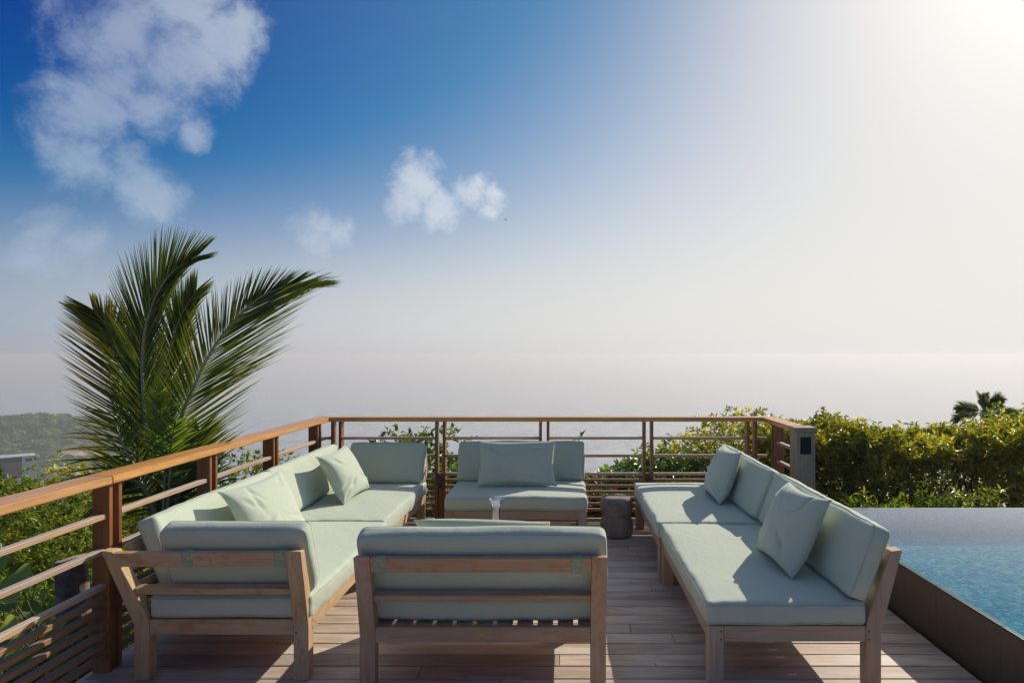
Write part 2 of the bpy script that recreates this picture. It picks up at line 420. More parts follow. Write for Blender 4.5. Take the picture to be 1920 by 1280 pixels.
def set_grain(me, gaxis):
    n = len(me.vertices); co = np.empty(n * 3, np.float32); me.vertices.foreach_get('co', co); co = co.reshape(-1, 3)
    order = {'x': (0, 1, 2), 'y': (1, 0, 2), 'z': (2, 0, 1)}[gaxis]
    g = co[:, order] + rng.random(3) * np.array([5, 1, 1])
    a = me.attributes.new('gco', 'FLOAT_VECTOR', 'POINT'); a.data.foreach_set('vector', g.astype(np.float32).ravel())


def obj(name, me, parent=None, mat4=None, loc=None, rot=None):
    o = bpy.data.objects.new(name, me); COL.objects.link(o)
    if parent: o.parent = parent
    if mat4 is not None: o.matrix_local = mat4
    if loc is not None: o.location = loc
    if rot is not None: o.rotation_euler = rot
    return o


def box_mesh(name, lo, hi, mat, bev=0.003, gaxis='x', seg=1):
    bm = bmesh.new(); bmesh.ops.create_cube(bm, size=1.0)
    s = [hi[i] - lo[i] for i in range(3)]; c = [(hi[i] + lo[i]) / 2 for i in range(3)]
    for v in bm.verts: v.co = Vector((v.co.x * s[0] + c[0], v.co.y * s[1] + c[1], v.co.z * s[2] + c[2]))
    if bev: bmesh.ops.bevel(bm, geom=bm.edges[:], offset=min(bev, min(s) * 0.45), segments=seg, affect='EDGES', profile=0.5)
    me = bpy.data.meshes.new(name); bm.to_mesh(me); bm.free(); me.materials.append(mat)
    if gaxis: set_grain(me, gaxis)
    return me


def box(name, lo, hi, mat, parent=None, bev=0.003, gaxis='x', seg=1):
    """box whose object origin sits at its centre"""
    c = [(hi[i] + lo[i]) / 2 for i in range(3)]; s = [(hi[i] - lo[i]) / 2 for i in range(3)]
    me = box_mesh(name, [-v for v in s], s, mat, bev, gaxis, seg)
    return obj(name, me, parent, loc=c)


def beam(name, p0, p1, w, h, mat, parent=None, up=(0, 0, 1), bev=0.003):
    """rectangular bar from p0 to p1 (centre line); w across, h along 'up'"""
    p0, p1 = Vector(p0), Vector(p1); d = p1 - p0; L = d.length; x = d.normalized()
    z = Vector(up); z = (z - x * z.dot(x)).normalized(); y = z.cross(x)
    me = box_mesh(name, (-L / 2, -w / 2, -h / 2), (L / 2, w / 2, h / 2), mat, bev, 'x')
    m4 = Matrix((x, y, z)).transposed().to_4x4(); m4.translation = (p0 + p1) / 2
    return obj(name, me, parent, mat4=m4)


def prism(name, poly, x0, x1, mat, parent=None, bev=0.003, gaxis='z'):
    """polygon given in (y,z), extruded from x0 to x1"""
    bm = bmesh.new()
    a = [bm.verts.new((x0, y, z)) for y, z in poly]; c = [bm.verts.new((x1, y, z)) for y, z in poly]
    bm.faces.new(a[::-1]); bm.faces.new(c); n = len(poly)
    for i in range(n): bm.faces.new((a[i], a[(i + 1) % n], c[(i + 1) % n], c[i]))
    bmesh.ops.recalc_face_normals(bm, faces=bm.faces)
    if bev: bmesh.ops.bevel(bm, geom=bm.edges[:], offset=bev, segments=1, affect='EDGES')
    me = bpy.data.meshes.new(name); bm.to_mesh(me); bm.free(); me.materials.append(mat); set_grain(me, gaxis)
    return obj(name, me, parent)


def lathe(name, prof, mat, seg=40, parent=None, smooth=True, loc=None):
    vs, fs = [], []
    for (r, z) in prof:
        for k in range(seg):
            a = 2 * math.pi * k / seg; vs.append((r * math.cos(a), r * math.sin(a), z))
    for i in range(len(prof) - 1):
        for k in range(seg):
            k2 = (k + 1) % seg; fs.append((i * seg + k, i * seg + k2, (i + 1) * seg + k2, (i + 1) * seg + k))
    return obj(name, mesh(name, vs, fs, mat, smooth), parent, loc=loc)


def tube_geo(pts, radii, seg=7):
    pts = [Vector(p) for p in pts]; vs, fs = [], []
    for i, p in enumerate(pts):
        d = (pts[min(i + 1, len(pts) - 1)] - pts[max(i - 1, 0)]).normalized()
        u = d.orthogonal().normalized() if i == 0 else (u - d * u.dot(d)).normalized()
        v = d.cross(u)
        for k in range(seg):
            a = 2 * math.pi * k / seg; vs.append(p + (u * math.cos(a) + v * math.sin(a)) * radii[i])
    for i in range(len(pts) - 1):
        for k in range(seg):
            k2 = (k + 1) % seg; fs.append((i * seg + k, i * seg + k2, (i + 1) * seg + k2, (i + 1) * seg + k))
    n = len(vs); vs.append(pts[-1] + (pts[-1] - pts[-2]).normalized() * radii[-1]); 
    for k in range(seg): fs.append(((len(pts) - 1) * seg + k, (len(pts) - 1) * seg + (k + 1) % seg, n))
    return vs, fs


def tube(name, pts, radii, mat, parent=None, seg=7):
    vs, fs = tube_geo(pts, radii, seg)
    return obj(name, mesh(name, vs, fs, mat, True), parent)


def merge(geos):
    V, Fc = [], []
    for vs, fs in geos:
        n = len(V); V.extend(vs); Fc.extend([tuple(i + n for i in f) for f in fs])
    return V, Fc


# ------------------------------------------------------------------ terrain, sea
SEA_Z = -95.0


def terrain_h(X, Y):
    X = np.asarray(X, float); Y = np.asarray(Y, float)
    d = np.sqrt(X ** 2 + Y ** 2)
    base = -1.7 - 0.34 * np.maximum(d - 7, 0) - 0.10 * np.clip(d - 1, 0, 6)
    base = np.maximum(base, -112)
    # gentler valley on the left
    ang = np.arctan2(X, np.maximum(Y, 1e-3)); ang = np.where(Y < 0, np.sign(X) * 3, ang)
    left = 1 / (1 + np.exp((ang + 0.55) / 0.035))
    valley = -1.7 - 0.205 * np.maximum(d - 7, 0); valley = np.maximum(valley, -78 - 0.02 * np.maximum(d - 420, 0))
    h = base * (1 - left) + np.maximum(base, valley) * left
    # headland
    ex = np.where(X > -500, (X + 500) / 76, (X + 500) / 175); ey = (Y - 640) / 150
    r2 = np.sqrt(ex ** 2 + ey ** 2)
    hill = -116 + 55 * np.exp(-(r2 ** 2.2) * 0.62)
    shoulder = -116 + 40 * np.exp(-(((X + 640) / 260) ** 2 + ((Y - 640) / 230) ** 2))
    h = np.maximum(h - 60 * np.clip((d - 760) / 120, 0, 1) * left, np.maximum(hill, shoulder))
    h = h + 1.6 * np.sin(X * 0.031 + 1) * np.sin(Y * 0.027) * np.clip(d / 200, 0, 1)
    return h


def rock_mask(X, Y):
    # bare cliff on the seaward (right) shoulder of the headland
    return np.exp(-(((X + 414) / 25) ** 2 + ((Y - 595) / 42) ** 2))


def radial_grid():
    rs = np.concatenate([[0], np.geomspace(1.5, 9000, 190)])
    na = 300
    ths = np.linspace(-math.pi, math.pi, na, endpoint=False)
    Rr, T = np.meshgrid(rs[1:], ths, indexing='ij')
    return Rr * np.sin(T), Rr * np.cos(T), len(rs) - 1, na


X, Y, nr, na = radial_grid()
Z = terrain_h(X, Y)
co = np.stack([X, Y, Z], -1).reshape(-1, 3)
verts = [(0, 0, -1.7)] + co.tolist()
faces = [(0, 1 + (k + 1) % na, 1 + k) for k in range(na)]
idx = np.arange(nr * na).reshape(nr, na) + 1
a = idx[:-1]; bq = np.roll(a, -1, 1); c = idx[1:]; dq = np.roll(c, -1, 1)
faces += np.stack([a, bq, dq, c], -1).reshape(-1, 4).tolist()
me = mesh('terrain', verts, faces, M['terrain'], True)
rk = me.attributes.new('rock', 'FLOAT', 'POINT')
rk.data.foreach_set('value', np.concatenate([[0], (rock_mask(X, Y) + 0.25 * np.sin(X * 0.11 + Y * 0.05) * np.sin(Y * 0.13 - X * .04)).ravel()]).astype(np.float32))
tag(obj('terrain', me), 'wooded hillside falling from the deck to the sea, with a headland on the left', kind='structure')

me = mesh('sea', [(-11000, -11000, SEA_Z), (11000, -11000, SEA_Z), (11000, 11000, SEA_Z), (-11000, 11000, SEA_Z)], [(0, 1, 2, 3)], M['sea'])
tag(obj('sea', me), 'calm hazy grey-blue sea reaching the horizon', kind='structure')


# ------------------------------------------------------------------ foliage engine
def nrm(v): return v / np.maximum(np.linalg.norm(v, axis=-1, keepdims=True), 1e-9)


def leaves_mesh(name, P, D, N, L, Wd, mat, fold=0.25, curl=0.15, extra=None):
    """each leaf a folded blade of two quads-ish triangles: base, left, right, tip"""
    n = len(P); D = nrm(D); S = nrm(np.cross(D, N)); N = np.cross(S, D)
    L = np.broadcast_to(L, (n,))[:, None]; Wd = np.broadcast_to(Wd, (n,))[:, None]
    v0 = P; v3 = P + D * L - N * L * curl
    mid = P + D * L * 0.45
    v1 = mid + S * Wd * 0.5 + N * Wd * fold; v2 = mid - S * Wd * 0.5 + N * Wd * fold
    co = np.stack([v0, v1, v2, v3], 1).reshape(-1, 3).astype(np.float32)
    b4 = np.arange(n)[:, None] * 4
    tri = np.concatenate([b4 + np.array([0, 1, 3]), b4 + np.array([0, 3, 2])], 1).reshape(-1).astype(np.int32)
    me = bpy.data.meshes.new(name)
    me.vertices.add(n * 4); me.vertices.foreach_set('co', co.ravel())
    nt_ = 2 * n
    me.loops.add(nt_ * 3); me.loops.foreach_set('vertex_index', tri)
    me.polygons.add(nt_); me.polygons.foreach_set('loop_start', np.arange(nt_, dtype=np.int32) * 3)
    me.polygons.foreach_set('loop_total', np.full(nt_, 3, np.int32))
    me.update(calc_edges=True)
    val = rng.random(n) if extra is None else extra
    at = me.attributes.new('leafv', 'FLOAT', 'POINT'); at.data.foreach_set('value', np.repeat(val, 4).astype(np.float32))
    me.materials.append(mat)
    return me


def lumps(D, seed, amp=0.25, k=3):
    r = np.random.default_rng(seed); s = np.zeros(len(D))
    for i in range(6):
        w = r.normal(size=3) * k; s += np.sin(D @ w + r.random() * 6.28)
    return 1 + amp * s / 2.4


def rosettes(tips, outd, per, L, Wd, mat, name, seed, droop=0.35, spread=0.9, up=0.2):
    """sprays of leaves round shoot tips"""
    r = np.random.default_rng(seed); n = len(tips)
    P = np.repeat(tips, per, 0); O = np.repeat(nrm(outd + np.array([0, 0, up])), per, 0)
    rd = nrm(r.normal(size=P.shape)); D = nrm(O * (1 - spread * 0.4) + rd * spread); D[:, 2] -= droop * r.random(len(P))
    P = P + rd * L * 0.35 * r.random((len(P), 1)) - O * L * 0.8 * r.random((len(P), 1))
    N = nrm(np.cross(np.cross(D, np.array([0, 0, 1.0]) + 0.5 * nrm(r.normal(size=P.shape))), D))
    s = 0.6 + 0.7 * r.random(len(P))
    val = np.clip(np.repeat(r.random(n), per) * 0.6 + 0.4 * r.random(len(P)), 0, 1)
    return leaves_mesh(name, P, D, N, L * s, Wd * s, mat, extra=val)


def shrub(name, label, cat, centre, radii, n, per, L, Wd, mat, seed, group=None, inner=0.45, branches=7, lump=0.25, base_z=None, flat_bottom=-0.6, shoots=0):
    r = np.random.default_rng(seed)
    c = np.array(centre, float); rad = np.array(radii, float)
    D = nrm(r.normal(size=(n, 3))); D[:, 2] = np.maximum(D[:, 2], flat_bottom)
    rr = (inner ** 3 + (1 - inner ** 3) * r.random(n)) ** (1 / 3) * lumps(D, seed + 1, lump)
    tips = D * rr[:, None] * rad
    if shoots:
        k = r.integers(0, n, shoots); tips[k] = D[k] * rad * (1.12 + 0.2 * r.random((shoots, 1)))
    z0 = base_z if base_z is not None else centre[2] - radii[2]
    t = thing(name, label, cat, loc=(c[0], c[1], z0), group=group)
    off = np.array([0, 0, c[2] - z0])
    o = obj('foliage', rosettes(tips + off, D, per, L, Wd, mat, 'foliage', seed + 2), t); o['kind'] = 'stuff'
    geos = []
    for i in range(branches):
        k = r.integers(0, n); tp = tips[k] + off
        p0 = np.array([r.normal() * 0.08, r.normal() * 0.08, -0.1]); mid = p0 * 0.5 + tp * 0.5 + r.normal(size=3) * 0.08 * rad
        mid[2] = max(mid[2], tp[2] * 0.4)
        R0 = 0.02 + 0.012 * rad.max()
        geos.append(tube_geo([p0, mid * 0.55 + p0 * 0.45, mid, tp], [R0, R0 * 0.7, R0 * 0.45, R0 * 0.15], 6))
    v, f = merge(geos); obj('branches', mesh('branches', v, f, M['bark'], True), t)
    return t


# ------------------------------------------------------------------ deck
PITCH = 0.1425; Y_REF = 3.481; DX0, DX1 = -2.435, 2.148
deck = thing('deck', 'weathered grey-brown timber deck of boards laid across the view', kind='structure')
box('deck_frame', (DX0 + 0.03, -1.2, -0.26), (DX1 - 0.01, 6.86, -0.045), M['fascia'], deck, bev=0)['kind'] = 'structure'
k0 = int(math.floor((-1.0 - Y_REF) / PITCH)); k1 = int(math.floor((6.90 - Y_REF) / PITCH))
known = {1: [0.36], 2: [], -1: [], }
rr = random.Random(11)
fixed_joint = {0: (786 - CX) * 3.55 / F, 1: (1048 - CX) * 3.7 / F, 3: (1263 - CX) * 3.98 / F, 9: (1219 - CX) * 4.9 / F, 15: (1194 - CX) * 5.75 / F}
for k in range(k0, k1):
    y0 = Y_REF + k * PITCH + 0.004; y1 = Y_REF + (k + 1) * PITCH - 0.004
    js = [fixed_joint[k]] if k in fixed_joint else ([rr.uniform(-2.0, 1.8)] if rr.random() < 0.75 else [])
    xs = [DX0 + rr.uniform(0, .004)] + js + [DX1 - 0.02]
    for i in range(len(xs) - 1):
        xa, xb = xs[i] + (0.0015 if i else 0), xs[i + 1] - 0.0015
        dz = rr.uniform(-0.0012, 0.0012)
        box('plank', (xa, y0, -0.03 + dz), (xb, y1, dz), M['deck'], deck, bev=0.0035)
box('edge_board', (DX0 - 0.028, -1.2, -0.22), (DX0 - 0.004, 6.92, -0.006), M['deck'], deck, gaxis='y')
box('edge_board', (DX0 - 0.028, 6.925, -0.22), (DX1, 6.95, -0.006), M['deck'], deck, gaxis='x')

# ------------------------------------------------------------------ railing
rail = thing('deck_railing', 'oiled hardwood railing with orange-brown handrail and horizontal slats round the deck edge', 'railing')
ZT = 1.0246; TH = 0.042
LX = -2.39; FYC = 6.893; RX = 2.085
HW = 0.0735
SLZ = [.826, .648, .465, .403, .343, .283, .222, .163, .103]


def rail_prism(name, pts):
    """mitred handrail piece from 4 plan corners"""
    bm = bmesh.new()
    lo = [bm.verts.new((x, y, ZT - TH)) for x, y in pts]; hi = [bm.verts.new((x, y, ZT)) for x, y in pts]
    bm.faces.new(lo[::-1]); bm.faces.new(hi)
    for i in range(4): bm.faces.new((lo[i], lo[(i + 1) % 4], hi[(i + 1) % 4], hi[i]))
    bmesh.ops.recalc_face_normals(bm, faces=bm.faces)
    bmesh.ops.bevel(bm, geom=bm.edges[:], offset=0.005, segments=2, affect='EDGES')
    me = bpy.data.meshes.new(name); bm.to_mesh(me); bm.free(); me.materials.append(M['rail'])
    ax = 'y' if abs(pts[1][1] - pts[0][1]) > abs(pts[1][0] - pts[0][0]) else 'x'
    set_grain(me, ax); return obj(name, me, rail)


g = 0.0008
rail_prism('handrail', [(LX - HW, 3.53), (LX - HW, FYC + HW - g), (LX + HW, FYC - HW - g), (LX + HW, 3.53)])
rail_prism('handrail', [(LX - HW, -0.6), (LX - HW, 3.53 - g), (LX + HW, 3.53 - g), (LX + HW, -0.6)])
rail_prism('handrail', [(LX - HW + g, FYC + HW), (RX + HW - g, FYC + HW), (RX - HW - g, FYC - HW), (LX + HW + g, FYC - HW)])
rail_prism('handrail', [(RX - HW, FYC - HW - g), (RX + HW, FYC + HW - g), (RX + HW, 6.03), (RX - HW, 6.03)])


def post_pair_y(yc, xc=LX, wx=0.09):      # boards across a rail that runs in y
    for s in (-1, 1):
        box('post', (xc - wx / 2, yc + s * 0.038 - 0.015, 0.001), (xc + wx / 2, yc + s * 0.038 + 0.015, ZT - TH - 0.001), M['post'], rail, gaxis='z')
    box('post_block', (xc - wx / 2 + 0.012, yc - 0.0225, 0.001), (xc + wx / 2 - 0.012, yc + 0.0225, 0.46), M['post'], rail, gaxis='z')


def post_pair_x(xc, wy=0.09):
    for s in (-1, 1):
        box('post', (xc + s * 0.038 - 0.014, FYC - wy / 2, 0.001), (xc + s * 0.038 + 0.014, FYC + wy / 2, ZT - TH - 0.001), M['post'], rail, gaxis='z')
    box('post_block', (xc - 0.0235, FYC - wy / 2 + 0.012, 0.001), (xc + 0.0235, FYC + wy / 2 - 0.012, 0.46), M['post'], rail, gaxis='z')


lys = [-0.46, 0.555, 1.57, 2.585, 3.596, 4.61, 5.62, 6.63]
for y in lys: post_pair_y(y)
for i in range(len(lys) - 1):
    for z in SLZ:
        beam('slat', (LX + 0.012, lys[i] + 0.035, z - 0.0135), (LX + 0.012, lys[i + 1] - 0.035, z - 0.0135), 0.038, 0.027, M['slat'] if z > 0.45 else M['slat_shade'], rail)
fxs = [-2.257, -1.213, -0.169, 0.875, 1.918]
for x in fxs: post_pair_x(x)
for i in range(len(fxs) - 1):
    for z in SLZ:
        beam('slat', (fxs[i] + 0.035, FYC - 0.012, z - 0.0135), (fxs[i + 1] - 0.035, FYC - 0.012, z - 0.0135), 0.038, 0.027, M['slat'] if z > 0.45 else M['slat_shade'], rail)
for z in SLZ:
    beam('slat', (LX + 0.012, lys[-1] + 0.035, z - 0.0135), (LX + 0.012, FYC + 0.03, z - 0.0135), 0.038, 0.027, M['slat'] if z > 0.45 else M['slat_shade'], rail)
    beam('slat', (LX + 0.034, FYC - 0.012, z - 0.0135), (fxs[0] - 0.035, FYC - 0.012, z - 0.0135), 0.038, 0.027, M['slat'] if z > 0.45 else M['slat_shade'], rail)
    beam('slat', (fxs[-1] + 0.035, FYC - 0.012, z - 0.0135), (RX - 0.01, FYC - 0.012, z - 0.0135), 0.038, 0.027, M['slat'] if z > 0.45 else M['slat_shade'], rail)
    beam('slat', (RX - 0.012, 6.055, z - 0.0135), (RX - 0.012, 6.53, z - 0.0135), 0.038, 0.027, M['slat'] if z > 0.45 else M['slat_shade'], rail)
post_pair_y(6.57, RX)
# end post at the pool
ep = thing('end_post', 'square grey timber end post with cap and dark inset panel beside the pool', 'post', loc=(2.115, 5.985, 0))
box('post_body', (-0.083, -0.083, 0.001), (0.083, 0.083, 0.982), M['post_grey'], ep, gaxis='z', bev=0.004)
box('cap', (-0.100, -0.100, 0.983), (0.098, 0.098, 1.022), M['post_grey'], ep, gaxis='x', bev=0.005)
box('inset_panel', (-0.047, -0.087, 0.79), (0.046, -0.0815, 0.94), M['screen'], ep, bev=0.004, gaxis=None)

# small hooded lights on two far posts
for i, xc in enumerate((-1.205, 0.885)):
    t = thing('deck_light', 'small dark hooded light on the railing post left of the far bench' if i == 0 else 'small dark hooded light on the railing post behind the stone stool',
              'light', loc=(xc, FYC - 0.055, 0.33), group='hooded lights on the railing posts')
    o = lathe('hood', [(0.001, 0.118), (0.014, 0.116), (0.020, 0.10), (0.026, 0.05), (0.036, 0.0), (0.032, 0.0), (0.022, 0.05), (0.001, 0.09)], M['dark_metal'], 24, t, loc=(0, -0.012, 0))
    lathe('lamp_lens', [(0.001, 0.012), (0.026, 0.012), (0.026, 0.022), (0.001, 0.022)], M['dark_glass'], 20, t, loc=(0, -0.012, 0))
    box('bracket', (-0.012, 0.012, 0.04), (0.012, 0.035, 0.12), M['dark_metal'], t, gaxis=None)


# dry bits blown onto the boards
nl = 46; lx_ = rng.uniform(-1.9, 1.9, nl); ly_ = rng.uniform(3.3, 6.6, nl); an_ = rng.random(nl) * 6.28
lp = np.stack([lx_, ly_, np.full(nl, 0.006)], 1); ld = np.stack([np.cos(an_), np.sin(an_), 0.12 * rng.random(nl)], 1)
me = leaves_mesh('leaf_litter', lp, ld, np.tile([0, 0, 1.0], (nl, 1)), 0.022, 0.009, M['twig'], curl=-0.1)
tag(obj('leaf_litter', me), 'dry leaf bits scattered on the deck boards', kind='stuff')

# ------------------------------------------------------------------ cushions
def cushion_mesh(lx, ly, lz, seed, r=0.022, puff=0.014, wrinkle=0.0022, res=0.02):
    """box cushion: rounded edges, crowned faces, slight wrinkles; centred, lz thick"""
    rg = np.random.default_rng(seed)
    hx, hy, hz = lx / 2, ly / 2, lz / 2
    bm = bmesh.new(); bmesh.ops.create_cube(bm, size=2.0)
    bm.to_mesh(tmp := bpy.data.meshes.new('tmp')); bm.free(); bpy.data.meshes.remove(tmp)
    nx, ny, nz = max(8, int(lx / res)), max(8, int(ly / res)), 8
    V = {}; verts = []; faces = []

    def vid(i, j, k):
        key = (i, j, k)
        if key not in V: V[key] = len(verts); verts.append((i / nx * 2 - 1, j / ny * 2 - 1, k / nz * 2 - 1))
        return V[key]
    for i in range(nx):
        for j in range(ny):
            faces.append((vid(i, j, 0), vid(i, j + 1, 0), vid(i + 1, j + 1, 0), vid(i + 1, j, 0)))
            faces.append((vid(i, j, nz), vid(i + 1, j, nz), vid(i + 1, j + 1, nz), vid(i, j + 1, nz)))
    for i in range(nx):
        for k in range(nz):
            faces.append((vid(i, 0, k), vid(i + 1, 0, k), vid(i + 1, 0, k + 1), vid(i, 0, k + 1)))
            faces.append((vid(i, ny, k), vid(i, ny, k + 1), vid(i + 1, ny, k + 1), vid(i + 1, ny, k)))
    for j in range(ny):
        for k in range(nz):
            faces.append((vid(0, j, k), vid(0, j, k + 1), vid(0, j + 1, k + 1), vid(0, j + 1, k)))
            faces.append((vid(nx, j, k), vid(nx, j + 1, k), vid(nx, j + 1, k + 1), vid(nx, j, k + 1)))
    p = np.array(verts)
    # denser vertices near the borders
    p[:, 0] = np.sin(p[:, 0] * math.pi / 2) * 0.35 + p[:, 0] * 0.65; p[:, 1] = np.sin(p[:, 1] * math.pi / 2) * 0.35 + p[:, 1] * 0.65
    q = p * np.array([hx, hy, hz])
    inner = np.clip(q, [-hx + r, -hy + r, -hz + r], [hx - r, hy - r, hz - r])
    d = q - inner; ln = np.linalg.norm(d, axis=1, keepdims=True)
    mx = np.max(np.abs(d), axis=1, keepdims=True)
    q = np.where(ln > 1e-9, inner + d / np.maximum(ln, 1e-9) * np.minimum(mx, r), q)
    u, v, w = p[:, 0], p[:, 1], p[:, 2]
    side = (1 - w ** 2)
    cr = (1 - u ** 4) * (1 - v ** 4)
    q[:, 2] += np.sign(w) * np.abs(w) ** 3 * puff * cr
    # belly of the border walls
    q[:, 0] += np.sign(u) * np.abs(u) ** 8 * side * 0.010 * (1 - v ** 6); q[:, 1] += np.sign(v) * np.abs(v) ** 8 * side * 0.010 * (1 - u ** 6)
    # edges not quite straight + wrinkles near the seams
    edge = np.maximum(np.abs(u), np.abs(v)) ** 10
    for _ in range(5):
        k = rg.normal(size=3) * np.array([7, 7, 4]); ph = rg.random() * 6.28
        q[:, 2] += wrinkle * 0.7 * np.sin(q @ k + ph)
        k2 = rg.normal(size=3) * 26; q += (wrinkle * 0.35 * edge * np.sin(q @ k2 + ph))[:, None]
        q[:, 0] += 0.0013 * np.sin(q[:, 1] * rg.normal() * 9 + ph) * np.abs(u) ** 4
        q[:, 1] += 0.0013 * np.sin(q[:, 0] * rg.normal() * 9 + ph) * np.abs(v) ** 4
    me = mesh('cushion', q, faces, M['fabric'], True)
    # seam loops: follow the vertices of the rim rows
    seams = []
    for kz in (nz - 1, 1):
        ring = [(i, 0) for i in range(nx)] + [(nx, j) for j in range(ny)] + [(i, ny) for i in range(nx, 0, -1)] + [(0, j) for j in range(ny, 0, -1)]
        pts = [q[V[(i, j, kz)]] for (i, j) in ring]
        seams.append(pts)
    return me, seams


def seam_obj(seams, parent, rad=0.0015):
    geos = []
    for pts in seams:
        P = [Vector(p) * 1.0 for p in pts]; c = sum(P, Vector()) / len(P)
        P = [p + (p - c).normalized() * 0.0006 for p in P]; P.append(P[0])
        geos.append(tube_geo(P, [rad] * len(P), 5))
    v, f = merge(geos); return obj('seam', mesh('seam', v, f, M['seam'], True), parent)


def cushion(name, parent, centre, xdir, ydir, lx, ly, lz, seed, **kw):
    me, seams = cushion_mesh(lx, ly, lz, seed, **kw)
    x = Vector(xdir).normalized(); y = Vector(ydir); y = (y - x * y.dot(x)).normalized(); z = x.cross(y)
    m4 = Matrix((x, y, z)).transposed().to_4x4(); m4.translation = centre
    o = obj(name, me, parent, mat4=m4); seam_obj(seams, o)
    return o


# ------------------------------------------------------------------ sofas
FH = 0.31; LEG = 0.075; TOPZ = 0.685; LEAN = 0.105


def rear_post(parent, x0, mat, shear=0.0):
    # profile in (y,z); y=0 is the rear face at the floor; leans to -y above the seat
    poly = [(0, 0.001), (LEG, 0.001), (LEG, FH - 0.02), (LEG * 0.97 - 0.004, FH + 0.02), (-LEAN + 0.056, TOPZ - 0.006), (-LEAN, TOPZ), (-0.0, FH - 0.03)]
    o = prism('rear_leg', poly, x0, x0 + LEG, mat, parent)
    if shear:                                   # a corner post leans both ways
        for v in o.data.vertices:
            v.co.x += shear * max(0.0, (v.co.z - FH + 0.02) / (TOPZ - FH + 0.02))
    return o


def plug_pair(parent, x, y, z, axis):
    for dz in (-0.02, 0.02):
        vs, fs = [], []
        for k in range(10):
            a = 2 * math.pi * k / 10; u, w = 0.0052 * math.cos(a), 0.0052 * math.sin(a)
            vs.append((x + u, y, z + dz + w) if axis == 'y' else (x, y + u, z + dz + w))
        obj('timber_plug', mesh('timber_plug', vs, [tuple(range(10))], M['plug']), parent)


